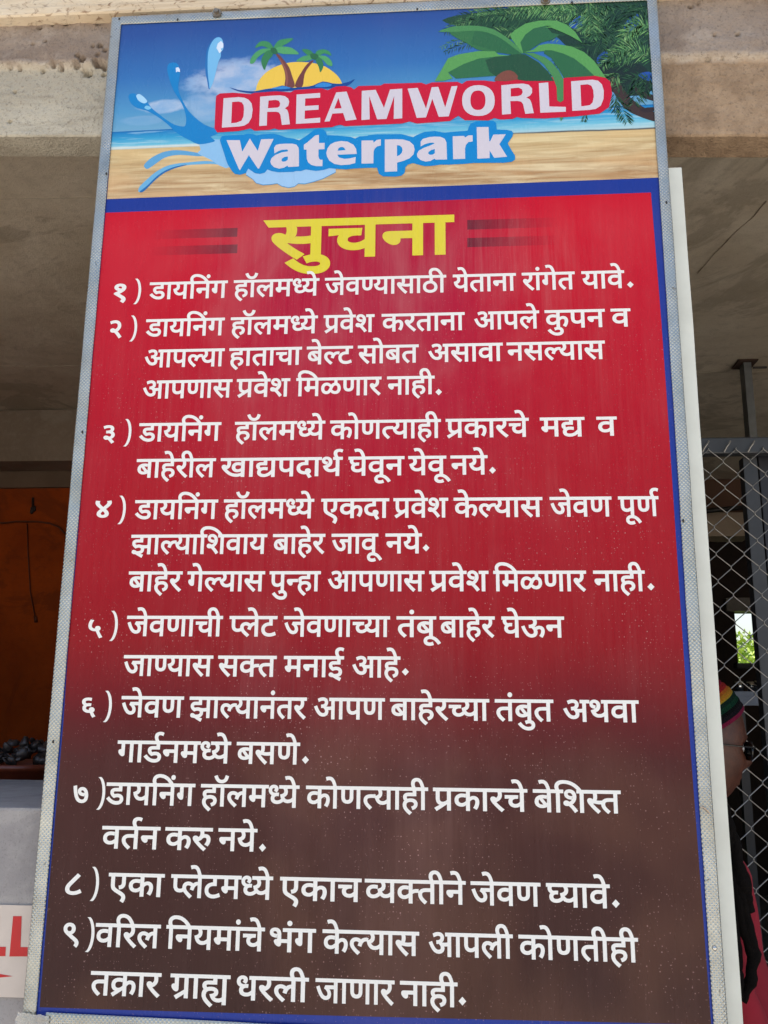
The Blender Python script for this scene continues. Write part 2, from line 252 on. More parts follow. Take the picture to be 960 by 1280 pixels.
68:"-185,615 ~-202,650 ~-220,714 -220,748 ~-220,813 ~-136,896 -61,896 ~-1,896 ~79,839 ~137,718 163,622 273,622 273,551 170,551 170,0 89,0 89,551 0,551 0,622 87,622 ~59,726 ~-2,825 -57,825 ~-97,825 ~-139,776 -139,733 ~-139,699 ~-119,644 -105,615",
198:"0,622 363,622 363,551 0,551/45,242 ~45,277 ~72,333 93,351 ~122,376 ~204,399 272,399 380,399 380,328 291,328 ~230,328 ~169,316 150,299 ~126,280 126,237 ~126,188 ~200,97 271,40 217,-12 ~171,28 ~92,108 ~45,194",
536:"264,-11 ~179,-11 ~77,69 77,136 ~77,190 108,230 ~80,252 ~42,312 42,352 ~42,380 ~62,420 79,433 ~102,451 ~160,465 202,465 270,465 270,551 0,551 0,622 699,622 699,551 595,551 595,-12 514,-12 514,101 ~491,77 ~422,25 ~327,-11/514,551 351,551 351,394 203,394 ~172,394 ~146,388 137,381 ~122,369 122,347 ~122,325 ~146,290 166,277 ~214,300 277,300 ~290,300 ~328,297 ~363,293 373,290 367,218 ~349,221 ~305,227 282,227 ~220,227 ~158,182 158,141 ~158,99 ~217,59 265,59 ~344,59 ~462,143 514,211",
109:"90,594 ~115,608 ~195,632 248,632 ~328,632 ~417,559 417,498 ~417,424 358,384 ~406,365 ~450,299 450,257 ~450,206 ~387,129 329,108 ~359,78 ~418,9 442,-25 377,-67 ~342,-17 ~282,61 254,91 ~225,87 193,87 ~159,87 ~111,122 111,152 ~111,182 ~147,212 175,212 ~195,212 ~240,195 274,167 ~322,176 ~367,224 367,260 ~367,295 ~314,343 264,346 ~231,340 193,340 189,411 ~249,411 ~313,432 ~338,470 338,495 ~338,530 ~290,562 252,562 ~218,562 ~150,542 115,525",
26:"729,551 729,0 648,0 648,45 ~613,26 ~530,7 488,7 ~380,7 ~183,114 85,239 ~58,274 ~40,319 40,338 ~40,359 ~70,393 104,393 ~129,393 ~166,370 181,350 ~202,369 ~217,428 217,458 ~217,484 ~210,531 201,551 0,551 0,622 833,622 833,551/534,232 ~569,232 ~627,261 648,280 648,551 281,551 ~298,514 298,458 ~298,376 ~228,280 166,253 ~236,169 ~391,79 490,79 ~533,79 ~611,99 648,122 648,198 ~625,184 ~561,164 521,164 ~474,164 ~399,203 ~356,273 356,319 ~356,392 ~452,473 531,473 ~548,473 ~602,468 616,463 610,394 ~595,398 ~558,404 540,404 ~492,404 ~437,360 437,316 ~437,273 ~492,232",
42:"413,-58 ~392,-24 ~354,46 342,73 ~330,71 ~302,68 287,68 ~245,68 ~160,89 ~89,136 ~46,215 46,272 ~46,316 ~77,379 102,401 ~135,430 ~231,456 290,456 295,456 295,551 0,551 0,622 534,622 534,551 376,551 376,385 327,385 ~269,385 ~198,371 173,355 ~151,340 ~126,294 126,262 ~126,209 ~205,140 287,140 ~293,140 ~305,140 312,141 ~306,161 306,176 ~306,211 ~348,240 373,240 ~416,240 ~461,191 461,162 ~461,130 ~432,95 410,86 ~422,62 ~455,11 480,-24",
41:"553,551 553,0 472,0 472,180 ~443,161 ~363,132 308,132 ~223,132 ~104,229 83,322 ~178,342 ~255,413 255,467 ~255,517 ~208,568 171,568 ~146,568 ~114,544 114,521 ~114,470 195,461 187,391 ~122,400 ~46,461 46,519 ~46,575 ~119,632 172,632 ~213,632 ~288,597 ~336,525 336,469 ~336,395 ~256,303 182,274 ~205,238 ~263,203 314,203 ~366,203 ~440,243 472,275 472,551 390,551 390,622 656,622 656,551",
181:"-190,615 ~-211,650 ~-240,726 -240,762 ~-240,829 ~-151,896 -85,896 ~-53,896 ~1,883 21,872 -1,806 ~-18,815 ~-56,827 -78,827 ~-118,827 ~-160,782 -160,747 ~-160,714 ~-133,651 -108,615",
28:"605,551 502,551 502,0 421,0 421,166 ~390,146 ~314,118 259,118 ~182,118 ~86,199 86,266 ~86,294 ~106,346 128,366 ~88,385 ~42,455 42,497 ~42,528 52,551 0,551 0,622 605,622/167,269 ~167,227 ~223,188 267,188 ~319,188 ~396,231 421,260 421,551 145,551 ~123,527 123,494 ~123,457 ~166,417 200,412 ~228,419 263,419 ~290,419 308,417 302,347 ~295,348 ~279,348 273,348 ~224,348 ~167,308",
70:"-63,-245 ~-88,-255 ~-145,-268 -173,-268 ~-248,-268 ~-333,-189 -333,-126 ~-333,-69 ~-241,11 -162,11 ~-87,11 ~25,-45 ~111,-136 145,-189 83,-228 ~29,-145 ~-83,-57 -156,-57 ~-207,-57 ~-259,-96 -259,-128 ~-259,-166 ~-209,-196 -178,-196 ~-151,-196 ~-109,-185 -88,-175",
19:"568,551 474,551 474,380 ~474,329 ~459,269 441,246 ~404,198 323,192 307,266 ~329,270 ~360,281 370,292 ~382,304 ~393,339 393,380 393,551 160,551 160,353 ~160,307 ~166,249 ~186,211 ~226,180 260,160 370,98 ~433,62 ~486,-3 486,-53 ~486,-93 ~453,-164 439,-184 367,-142 ~380,-122 ~403,-77 403,-55 ~403,-36 ~387,-7 ~339,28 290,56 203,106 ~164,129 ~109,178 95,212 ~79,248 79,316 79,551 0,551 0,622 568,622",
110:"428,127 ~428,72 ~347,-2 277,-2 ~234,-2 ~163,31 ~120,91 120,131 ~120,158 ~135,208 ~179,273 225,320 ~171,374 ~106,451 ~73,509 ~62,556 62,579 ~62,591 ~66,618 69,632 154,617 ~147,597 147,579 ~147,556 ~164,504 ~219,430 275,375 ~330,431 ~386,506 ~406,556 406,576 ~406,595 399,617 483,632 ~490,604 490,579 ~490,553 ~477,505 ~443,449 ~378,374 327,322 ~374,273 ~417,204 ~428,151/200,138 ~200,111 ~234,69 274,69 ~308,69 ~348,107 348,136 ~348,151 ~338,185 ~307,232 274,266 ~242,233 ~210,186 ~200,152",
33:"271,222 ~242,222 ~184,208 161,197 ~114,225 ~50,301 50,352 ~50,380 ~70,420 87,433 ~110,450 ~167,465 218,465 314,465 314,551 0,551 0,622 771,622 771,551 667,551 667,0 586,0 586,209 ~561,202 ~513,197 484,197 ~464,197 438,202 ~447,180 447,154 ~447,89 ~364,14 289,4 ~318,-8 ~381,-30 415,-40 382,-110 ~325,-84 ~221,-27 176,1 ~117,4 ~48,33 48,65 ~48,87 ~75,116 101,116 ~121,116 ~164,95 194,70 ~208,68 219,68 ~289,68 ~366,109 366,153 ~366,186 ~317,222/480,268 ~534,268 586,283 586,551 395,551 395,394 211,394 ~180,394 ~154,388 145,381 ~130,369 130,347 ~130,323 ~158,290 174,277 ~220,294 275,294 ~317,294 352,281 ~380,275 ~441,268",
609:"89,551 0,551 0,622 80,622 ~68,644 ~53,693 53,724 ~53,803 ~181,896 290,896 ~404,896 ~594,826 ~749,699 809,615 722,615 ~631,718 ~424,824 311,824 ~226,824 ~134,765 134,711 ~134,683 ~153,639 165,622 273,622 273,551 170,551 170,0 89,0",
202:"0,622 373,622 373,551 0,551/204,298 204,244 ~204,216 ~176,188 153,188 ~129,188 ~75,230 ~37,290 37,318 ~37,341 ~64,369 98,369 385,369 385,298",
203:"160,551 160,369 ~160,328 ~166,280 ~179,251 190,240 ~213,217 263,217 ~304,217 ~375,257 400,282 436,214 ~396,186 ~313,146 254,146 ~214,146 ~149,173 128,194 ~103,221 ~79,294 79,358 79,551 0,551 0,622 322,622 322,551",
188:"0,622 410,622 410,551 0,551/509,200 ~491,185 ~438,146 ~365,118 317,118 ~240,118 ~141,204 141,275 ~141,304 ~166,355 185,371 38,369 38,441 331,441 ~349,441 ~385,440 389,440 382,370 350,370 ~292,370 ~221,321 221,274 ~221,231 ~279,188 317,188 ~368,188 ~441,233 469,262",
14:"0,622 780,622 780,551 453,551 ~485,512 485,464 ~485,374 406,328 ~417,319 ~437,299 446,288 ~477,310 ~539,333 573,333 ~638,333 ~721,254 721,185 ~721,139 ~691,47 656,0 584,41 ~609,70 ~641,141 641,181 ~641,225 ~600,264 565,264 ~526,264 484,227 ~491,211 ~499,173 499,152 ~499,102 ~454,34 ~376,0 328,0 ~271,0 ~168,61 ~73,199 29,313 100,338 ~128,260 ~195,141 ~274,74 320,74 ~361,74 ~414,111 414,160 ~414,201 ~369,270 329,301 ~299,295 264,294 259,364 ~333,366 ~404,414 404,463 ~404,493 ~374,538 351,551 0,551",
111:"477,-67 ~460,-38 ~422,37 ~386,115 ~356,185 348,208 ~332,207 312,207 ~269,207 ~187,228 ~122,278 ~84,364 84,428 ~84,474 ~112,583 143,632 227,611 ~199,562 ~164,469 164,417 ~164,347 ~234,276 308,276 ~317,276 326,277 ~320,300 320,313 ~320,346 ~363,377 391,377 ~431,377 ~475,328 475,298 ~475,267 ~444,230 418,221 ~430,190 ~475,96 ~526,0 549,-35",
183:"618,551 452,551 452,334 ~474,349 ~528,368 567,368 631,368 631,297 580,297 ~534,297 ~482,277 452,253 452,0 371,0 371,174 ~347,154 ~276,118 226,118 ~179,118 ~96,156 ~46,233 46,290 ~46,370 ~156,464 244,464 ~267,464 ~324,457 339,454 333,381 ~317,385 ~268,391 249,391 ~191,391 ~127,339 127,292 ~127,239 ~188,188 228,188 ~272,188 ~341,230 371,260 371,551 0,551 0,622 618,622",
12:"271,222 ~242,222 ~184,208 161,197 ~114,225 ~50,301 50,352 ~50,380 ~70,420 87,433 ~110,450 ~172,465 221,465 314,465 314,551 0,551 0,622 505,622 505,551 395,551 395,394 211,394 ~180,394 ~154,388 145,381 ~130,369 130,347 ~130,323 ~158,290 174,277 ~220,294 275,294 ~349,294 ~447,219 447,154 ~447,89 ~364,14 289,4 ~318,-8 ~381,-30 415,-40 382,-110 ~325,-84 ~221,-27 176,1 ~117,4 ~48,33 48,65 ~48,87 ~75,116 101,116 ~121,116 ~164,95 194,70 ~208,68 219,68 ~289,68 ~366,109 366,153 ~366,186 ~317,222/293,615 ~272,650 ~243,726 243,762 ~243,829 ~332,896 398,896 ~430,896 ~484,883 504,872 482,806 ~465,815 ~427,827 405,827 ~365,827 ~323,782 323,747 ~323,714 ~350,651 375,615",
112:"470,-67 ~454,-40 ~420,25 ~391,86 384,106 ~372,105 ~347,104 335,104 ~269,104 ~178,150 ~132,227 132,272 ~132,299 ~155,353 180,373 ~144,394 ~103,457 103,501 ~103,565 ~208,632 288,632 ~314,632 ~377,626 391,622 385,552 ~367,556 ~322,563 292,563 ~184,563 184,492 ~184,461 ~223,424 254,414 ~289,423 333,423 ~347,423 ~375,421 384,419 377,350 ~367,351 ~341,352 324,352 ~274,352 ~212,310 212,266 ~212,220 ~282,174 332,174 ~338,174 ~351,174 357,175 ~354,185 ~352,204 352,210 ~352,245 ~393,274 418,274 ~461,274 ~506,225 506,196 ~506,166 ~475,129 451,120 ~465,87 ~515,2 542,-35",
215:"369,322 ~400,322 ~450,327 478,332 486,260 ~461,255 ~409,251 380,251 ~338,251 ~245,266 212,277 ~192,264 167,253 ~208,201 ~319,91 380,42 326,-12 ~270,37 ~171,137 ~95,225 73,256 ~51,287 ~40,323 40,340 ~40,359 ~70,393 104,393 ~129,393 ~166,370 181,350 ~202,369 ~217,428 217,458 ~217,488 ~208,536 201,551 0,551 0,622 403,622 403,551 281,551 ~288,534 ~298,488 298,458 ~298,416 ~279,354 262,333 ~314,322",
113:"512,270 ~512,153 ~412,49 334,49 ~273,49 ~176,99 ~103,218 ~52,420 38,573 118,588 ~130,440 ~179,232 ~264,123 330,123 ~391,123 ~432,205 432,275 ~432,326 ~407,414 ~358,468 322,468 ~297,468 ~269,441 269,418 ~269,400 ~291,367 ~349,345 401,342 384,272 ~285,280 ~193,362 193,420 ~193,473 ~262,539 322,539 ~380,539 ~465,469 ~512,347",
417:"519,296 ~519,250 ~486,163 457,126 385,167 ~405,190 ~438,259 438,294 ~438,329 ~404,371 369,371 ~335,371 304,351 ~282,318 ~210,272 167,254 ~212,202 ~331,91 395,42 341,-12 ~282,37 ~178,137 ~98,225 75,256 ~53,287 ~40,323 40,340 ~40,359 ~70,393 104,393 ~129,393 ~166,370 181,349 ~220,369 ~256,429 256,468 ~256,491 ~246,536 239,551 0,551 0,622 577,622 577,551 320,551 ~336,516 336,458 ~336,442 334,429 ~361,440 392,440 ~445,440 ~519,367",
557:"255,464 ~268,464 ~307,461 ~344,457 354,454 349,381 ~330,385 ~282,391 259,391 ~197,391 ~127,337 127,287 ~127,236 ~191,188 240,188 ~284,188 ~369,233 400,274 ~386,310 380,353 ~442,366 ~502,413 502,457 ~502,485 ~479,533 465,551 0,551 0,622 937,622 937,551 833,551 833,0 752,0 752,179 ~724,161 ~646,132 595,132 ~546,132 ~468,170 440,204 ~416,182 ~359,143 ~284,118 233,118 ~181,118 ~96,160 ~46,235 46,286 ~46,372 ~161,464/471,301 ~491,252 ~552,203 601,203 ~651,203 ~725,245 752,274 752,551 553,551 ~582,499 582,445 ~582,337",
186:"167,269 ~167,227 ~223,188 267,188 ~321,188 ~394,231 421,259 462,199 ~430,170 ~332,118 259,118 ~182,118 ~86,199 86,266 ~86,294 ~106,346 128,366 ~88,385 ~42,455 42,497 ~42,528 52,551 0,551 0,622 366,622 366,551 145,551 ~123,527 123,494 ~123,457 ~166,417 200,412 ~228,419 263,419 ~290,419 308,417 302,347 ~295,348 ~279,348 273,348 ~224,348 ~167,307",
114:"273,0 ~222,0 ~130,36 ~72,112 72,171 ~72,202 ~91,264 ~138,338 180,388 382,632 444,579 233,324 ~187,269 ~154,202 154,168 ~154,117 ~220,74 268,74 ~319,74 ~413,108 465,142 501,68 ~455,41 ~343,0",
605:"89,551 0,551 0,622 82,622 ~68,649 ~53,704 53,735 ~53,807 ~153,896 238,896 ~353,896 ~510,754 571,615 491,615 ~438,722 ~322,825 249,825 ~194,825 ~134,770 134,723 ~134,692 ~152,644 164,622 273,622 273,551 170,551 170,0 89,0",
607:"89,551 0,551 0,622 80,622 ~68,644 ~53,694 53,724 ~53,802 ~169,896 266,896 ~407,896 ~625,743 704,615 620,615 ~467,824 283,824 ~213,824 ~134,765 134,714 ~134,684 ~153,639 165,622 273,622 273,551 170,551 170,0 89,0",
49:"174,632 ~211,632 ~269,611 291,586 ~309,567 ~332,499 332,437 332,321 533,321 533,551 402,551 402,622 717,622 717,551 614,551 614,0 533,0 533,250 332,250 332,213 ~332,180 ~303,151 283,151 ~264,151 ~222,176 ~186,215 ~164,259 164,278 ~164,296 ~191,321 224,321 253,321 253,426 ~253,473 ~243,523 232,538 ~212,568 169,568 ~142,568 ~114,542 114,521 ~114,493 ~161,463 218,460 210,389 ~135,395 ~46,456 46,520 ~46,579 ~122,632",
115:"71,470 ~71,515 ~112,589 ~188,632 240,632 ~317,632 ~407,539 407,465 ~407,400 ~336,317 271,307 ~282,300 ~305,284 317,274 460,158 ~496,129 ~527,69 527,34 ~527,3 ~502,-50 480,-79 416,-30 ~430,-15 ~444,15 444,34 ~444,54 ~427,84 404,103 166,300 ~111,346 ~71,426/151,464 ~151,422 ~199,371 237,371 ~278,371 ~326,425 326,467 ~326,508 ~279,561 240,561 ~201,561 ~151,508",
254:"46,53 174,127 ~120,139 ~46,220 46,290 ~46,370 ~156,464 244,464 ~267,464 ~324,457 339,454 333,381 ~317,385 ~268,391 249,391 ~191,391 ~127,339 127,292 ~127,239 ~188,188 228,188 ~272,188 ~341,230 371,260 371,551 0,551 0,622 777,622 777,551 452,551 452,350 ~477,373 ~534,399 569,399 ~634,399 ~716,316 716,239 ~716,193 ~686,89 651,39 579,80 ~604,112 ~636,196 636,237 ~636,284 ~597,330 562,330 ~535,330 ~480,293 452,258 452,0 371,0 371,173 ~363,167 ~343,153 331,146 93,-12",
256:"172,-24 125,43 393,205 393,551 208,551 208,234 ~208,208 ~183,178 160,178 ~134,178 ~79,220 ~41,280 41,308 ~41,331 ~68,359 102,359 127,359 127,551 0,551 0,622 578,622 578,551 474,551 474,0 393,0 393,122",
577:"277,-215 ~204,-153 ~107,-50 ~58,53 58,112 ~58,146 ~85,218 117,246 ~97,264 ~69,317 69,352 ~69,380 ~89,420 106,433 ~129,450 ~188,465 229,465 361,465 361,551 0,551 0,622 801,622 801,551 698,551 698,-149 617,-149 617,-51 ~594,-63 ~531,-81 490,-81 ~416,-81 ~301,11 278,105 ~335,112 ~401,145 401,173 ~401,228 299,228 ~138,228 138,102 ~138,59 ~177,-17 ~263,-104 331,-163/498,-9 ~537,-9 ~595,17 617,36 617,551 442,551 442,394 230,394 ~199,394 ~173,388 164,381 ~149,369 149,347 ~149,327 ~169,296 184,284 ~206,291 ~261,300 294,300 ~346,300 ~431,272 ~481,216 481,173 ~481,123 ~424,70 377,53 ~401,16 ~460,-9",
43:"630,551 526,551 526,0 445,0 445,150 ~414,130 ~341,103 283,103 ~206,103 ~111,184 111,251 ~111,278 ~129,328 148,348 ~101,366 ~42,437 42,493 ~42,553 ~124,632 187,632 ~240,632 ~311,576 311,531 ~311,484 271,443 210,482 ~221,492 ~230,515 230,526 ~230,541 ~210,568 184,568 ~156,568 ~116,524 116,489 ~116,457 ~147,418 ~196,400 223,397 ~253,405 288,405 ~299,405 ~326,403 333,402 326,332 ~320,333 ~303,333 298,333 ~248,333 ~191,292 191,254 ~191,213 ~248,173 292,173 ~345,173 ~419,216 445,245 445,551 383,551 383,622 630,622",
}
# headline z, foot z, words (glyphs, x0, x1, font extent), numeral, full stop
LINES = [
(0.8732,0.8327,[([(37,0,0),(66,577,0),(51,836,0),(619,1416,0),(44,1675,0),(27,2230,0)],-0.6243,-0.4569,0,2808),([(61,0,0),(77,531,0),(54,790,0),(50,1468,0),(201,2066,0),(51,2428,0),(75,3008,0)],-0.4442,-0.2633,0,3023),([(32,0,0),(75,742,0),(57,742,0),(197,1298,0),(51,1765,0),(66,2345,0),(60,2604,0),(66,3280,0),(36,3539,0),(654,4124,0)],-0.2507,-0.0011,0,4397),([(51,0,0),(75,580,0),(40,580,0),(66,1150,0),(44,1409,0),(66,1964,0)],0.0139,0.142,0,2237),([(52,0,0),(66,409,0),(6,668,0),(27,668,0),(75,1231,0),(40,1231,0)],0.1543,0.2613,0,1815),([(51,0,0),(66,580,0),(57,839,0),(75,1395,0)],0.2747,0.3604,0,1410)],([(107,0,0)],-0.701,0.8732,-0.6742,0.8286,-0.6564,-0.6421),(0.3715,0.842)),
(0.7893,0.7557,[([(37,0,0),(66,577,0),(51,836,0),(619,1416,0),(44,1675,0),(27,2230,0)],-0.6263,-0.4592,0,2808),([(61,0,0),(77,531,0),(54,790,0),(50,1468,0),(201,2066,0),(51,2428,0),(75,3008,0)],-0.4466,-0.2643,0,3023),([(274,0,0),(57,568,0),(75,1124,0),(58,1124,0)],-0.2519,-0.1476,0,1819),([(25,0,0),(52,762,0),(40,1171,0),(66,1741,0),(44,2000,0),(66,2555,0)],-0.1326,0.037,0,2828),([(10,0,0),(46,1023,0),(54,1591,0),(75,2269,0)],0.0563,0.1872,29,2284),([(25,0,0),(69,541,0),(46,762,0),(44,1330,0)],0.198,0.318,0,1899),([(57,0,0)],0.3293,0.3688,0,571)],([(108,0,0)],-0.7036,0.7898,-0.6766,0.7487,-0.6608,-0.6447),None),
(0.721,0.6835,[([(10,0,0),(46,1023,0),(210,1591,0),(51,2091,0),(66,2671,0)],-0.6235,-0.4559,29,2944),([(61,0,0),(66,531,0),(40,790,0),(66,1360,0),(30,1619,0),(66,2253,0)],-0.4465,-0.2954,0,2526),([(48,0,0),(75,571,0),(210,571,0),(35,1071,0)],-0.2855,-0.1904,0,1590),([(60,0,0),(79,676,0),(48,935,0),(40,1506,0)],-0.1806,-0.0565,0,2090),([(9,0,0),(60,764,0),(66,1440,0),(57,1699,0),(66,2255,0)],-0.0372,0.1126,29,2528),([(44,0,0),(60,555,0),(210,1231,0),(51,1731,0),(66,2311,0),(60,2570,0)],0.1202,0.315,0,3261)],None,None),
(0.6531,0.6206,[([(10,0,0),(46,1023,0),(39,1591,0),(66,2314,0),(60,2573,0)],-0.6219,-0.437,29,3264),([(274,0,0),(57,568,0),(75,1124,0),(58,1124,0)],-0.4276,-0.3174,0,1819),([(608,0,0),(50,259,0),(55,857,0),(39,1617,0),(66,2340,0),(52,2599,0)],-0.3039,-0.1326,0,3023),([(44,0,0),(66,555,0),(61,814,0),(68,1345,0)],-0.1203,-0.0246,0,1618)],None,(-0.0165,0.6192)),
(0.5615,0.5241,[([(37,0,0),(66,577,0),(51,836,0),(619,1416,0),(44,1675,0),(27,2230,0)],-0.6248,-0.4551,0,2808),([(61,0,0),(77,531,0),(54,790,0),(50,1468,0),(201,2066,0),(51,2428,0),(75,3008,0)],-0.4272,-0.2435,0,3023),([(25,0,0),(79,762,0),(39,1021,0),(198,1744,0),(51,2093,0),(66,2673,0),(61,2932,0),(68,3463,0)],-0.2339,-0.0124,0,3736),([(274,0,0),(25,568,0),(66,1330,0),(52,1589,0),(30,1998,0),(75,2632,0)],-0.003,0.1603,0,2647),([(50,0,0),(536,598,0)],0.1714,0.2791,0,1297),([(57,0,0)],0.2914,0.3311,0,571)],([(109,0,0)],-0.6994,0.5593,-0.6745,0.5199,-0.6568,-0.6403),None),
(0.4858,0.4504,[([(48,0,0),(66,571,0),(61,830,0),(75,1361,0),(52,1361,0),(68,1770,0),(54,2029,0)],-0.6247,-0.4623,0,2722),([(26,0,0),(66,818,0),(536,1077,0),(46,1761,0),(42,2329,0),(66,2849,0),(41,3108,0),(181,3750,0)],-0.4526,-0.2069,0,3764),([(28,0,0),(75,591,0),(57,591,0),(70,1147,0),(44,1147,0)],-0.1955,-0.0845,0,1716),([(51,0,0),(75,580,0),(57,580,0),(70,1136,0)],-0.077,-0.0022,0,1151),([(44,0,0),(51,555,0),(75,1135,0)],0.0059,0.0783,0,1150)],None,(0.0877,0.456)),
(0.4006,0.3642,[([(37,0,0),(66,577,0),(51,836,0),(619,1416,0),(44,1675,0),(27,2230,0)],-0.6218,-0.4535,0,2808),([(61,0,0),(77,531,0),(54,790,0),(50,1468,0),(201,2066,0),(51,2428,0),(75,3008,0)],-0.442,-0.2616,0,3023),([(19,0,0),(25,553,0),(42,1315,0),(66,1835,0)],-0.2478,-0.1139,0,2108),([(274,0,0),(57,568,0),(75,1124,0),(58,1124,0)],-0.1058,0.001,0,1819),([(25,0,0),(75,541,0),(210,762,0),(51,1262,0),(66,1842,0),(60,2101,0)],0.0114,0.1821,0,2792),([(32,0,0),(75,742,0),(57,742,0),(39,1298,0)],0.196,0.3133,0,2035),([(46,0,0),(70,568,0),(39,568,0),(181,1291,0)],0.3265,0.401,0,1305)],([(110,0,0)],-0.703,0.4012,-0.6697,0.366,-0.6607,-0.64),None),
(0.3303,0.292,[([(33,0,0),(66,756,0),(210,1015,0),(51,1515,0),(66,2095,0),(609,2354,0),(58,2613,0),(57,3293,0),(66,3849,0),(51,4108,0)],-0.6245,-0.3523,0,4703),([(48,0,0),(66,571,0),(61,830,0),(75,1361,0),(52,1361,0)],-0.341,-0.238,0,1785),([(32,0,0),(66,742,0),(57,1001,0),(70,1557,0)],-0.2256,-0.1347,0,1572),([(44,0,0),(51,555,0),(75,1135,0)],-0.1207,-0.0501,0,1150)],None,(-0.0422,0.3027)),
(0.257,0.2196,[([(48,0,0),(66,571,0),(61,830,0),(75,1361,0),(52,1361,0)],-0.6242,-0.5166,0,1785),([(27,0,0),(75,563,0),(210,563,0),(51,1063,0),(66,1643,0),(60,1902,0)],-0.5071,-0.3538,0,2593),([(46,0,0),(69,568,0),(202,568,0),(61,926,0),(66,1457,0)],-0.3414,-0.2486,0,1730),([(10,0,0),(46,1023,0),(39,1591,0),(66,2314,0),(60,2573,0)],-0.2301,-0.0459,29,3264),([(274,0,0),(57,568,0),(75,1124,0),(58,1124,0)],-0.0362,0.0764,0,1819),([(608,0,0),(50,259,0),(55,857,0),(39,1617,0),(66,2340,0),(52,2599,0)],0.0854,0.2596,0,3023),([(44,0,0),(66,555,0),(61,814,0),(68,1345,0)],0.2726,0.3683,0,1618)],None,(0.3783,0.2271)),
(0.1703,0.1329,[([(32,0,0),(75,742,0),(57,742,0),(39,1298,0),(66,2021,0),(30,2280,0),(68,2914,0)],-0.6212,-0.4323,0,3187),([(203,0,0),(54,308,0),(75,986,0),(35,986,0)],-0.4196,-0.3266,0,1505),([(32,0,0),(75,742,0),(57,742,0),(39,1298,0),(66,2021,0),(188,2280,0),(51,2676,0),(66,3256,0)],-0.3141,-0.1105,0,3529),([(40,0,0),(6,570,0),(48,570,0),(70,1141,0)],-0.0982,-0.0231,0,1155),([(48,0,0),(66,571,0),(61,830,0),(75,1361,0),(52,1361,0)],-0.0169,0.0868,0,1785),([(28,0,0),(75,591,0),(14,591,0),(44,1356,0)],0.099,0.2156,0,1925)],([(111,0,0)],-0.6971,0.1639,-0.6676,0.1276,-0.6549,-0.6387),None),
(0.0949,0.0571,[([(32,0,0),(66,742,0),(197,1001,0),(51,1468,0),(66,2048,0),(60,2307,0)],-0.622,-0.4474,0,2998),([(60,0,0),(183,676,0),(40,1279,0)],-0.438,-0.3252,0,1863),([(50,0,0),(44,598,0),(66,1153,0),(12,1412,0)],-0.3115,-0.1968,0,1917),([(10,0,0),(61,1023,0),(75,1554,0)],-0.1808,-0.0904,29,1569)],None,(-0.0811,0.0675)),
(0.018,-0.0183,[([(32,0,0),(75,742,0),(57,742,0),(39,1298,0)],-0.6207,-0.4997,0,2035),([(33,0,0),(66,756,0),(210,1015,0),(51,1515,0),(66,2095,0),(44,2354,0),(6,2909,0),(40,2909,0),(52,3479,0)],-0.4884,-0.2658,0,3903),([(10,0,0),(46,1023,0),(39,1591,0)],-0.2486,-0.1215,29,2328),([(48,0,0),(66,571,0),(61,830,0),(75,1361,0),(52,1361,0),(188,1770,0),(51,2166,0),(66,2746,0)],-0.1094,0.074,0,3019),([(40,0,0),(6,570,0),(48,570,0),(69,1141,0),(40,1141,0)],0.0841,0.1908,0,1725),([(9,0,0),(41,764,0),(57,1406,0),(66,1962,0)],0.2085,0.3444,29,2235)],([(112,0,0)],-0.6974,0.0154,-0.6689,-0.0218,-0.6558,-0.6387),None),
(-0.0639,-0.1008,[([(27,0,0),(66,563,0),(37,822,0),(181,1393,0),(44,1399,0),(50,1954,0),(201,2552,0),(51,2914,0),(75,3494,0)],-0.622,-0.4053,0,3509),([(48,0,0),(60,571,0),(39,1247,0),(75,1970,0)],-0.3948,-0.2756,0,1984)],None,(-0.265,-0.0937)),
(-0.14,-0.1778,[([(37,0,0),(66,577,0),(51,836,0),(619,1416,0),(44,1675,0),(27,2230,0)],-0.6373,-0.4689,0,2808),([(61,0,0),(77,531,0),(54,790,0),(50,1468,0),(201,2066,0),(51,2428,0),(75,3008,0)],-0.4585,-0.2745,0,3023),([(25,0,0),(79,762,0),(39,1021,0),(198,1744,0),(51,2093,0),(66,2673,0),(61,2932,0),(68,3463,0)],-0.2625,-0.0389,0,3736),([(274,0,0),(25,568,0),(66,1330,0),(52,1589,0),(30,1998,0),(75,2632,0)],-0.0301,0.1394,0,2647),([(48,0,0),(75,571,0),(609,571,0),(58,830,0),(215,1510,0),(40,1899,0)],0.1493,0.3047,0,2483)],([(113,0,0)],-0.7005,-0.1451,-0.671,-0.1765,-0.6556,-0.6389),None),
(-0.2169,-0.2557,[([(57,0,0),(40,556,0),(181,1126,0),(44,1126,0)],-0.6394,-0.5297,0,1695),([(25,0,0),(417,762,0)],-0.5206,-0.432,0,1339),([(44,0,0),(51,555,0),(75,1135,0)],-0.4217,-0.3495,0,1150)],None,(-0.3392,-0.2482)),
(-0.2978,-0.335,[([(19,0,0),(25,553,0),(66,1315,0)],-0.6207,-0.5166,0,1588),([(203,0,0),(54,308,0),(75,986,0),(35,986,0),(50,1490,0),(201,2088,0),(51,2450,0),(75,3030,0)],-0.5045,-0.3177,0,3045),([(19,0,0),(25,553,0),(66,1315,0),(30,1574,0)],-0.3065,-0.1562,0,2223),([(557,0,0),(183,922,0),(40,1525,0),(68,2095,0),(44,2354,0),(75,2909,0)],-0.1521,0.0272,0,2923),([(32,0,0),(75,742,0),(57,742,0),(39,1298,0)],0.0358,0.1583,0,2035),([(186,0,0),(51,351,0),(66,931,0),(57,1190,0),(75,1746,0)],0.1679,0.2783,0,1761)],([(114,0,0)],-0.7006,-0.2991,-0.6692,-0.3362,-0.6544,-0.638),(0.2875,-0.328)),
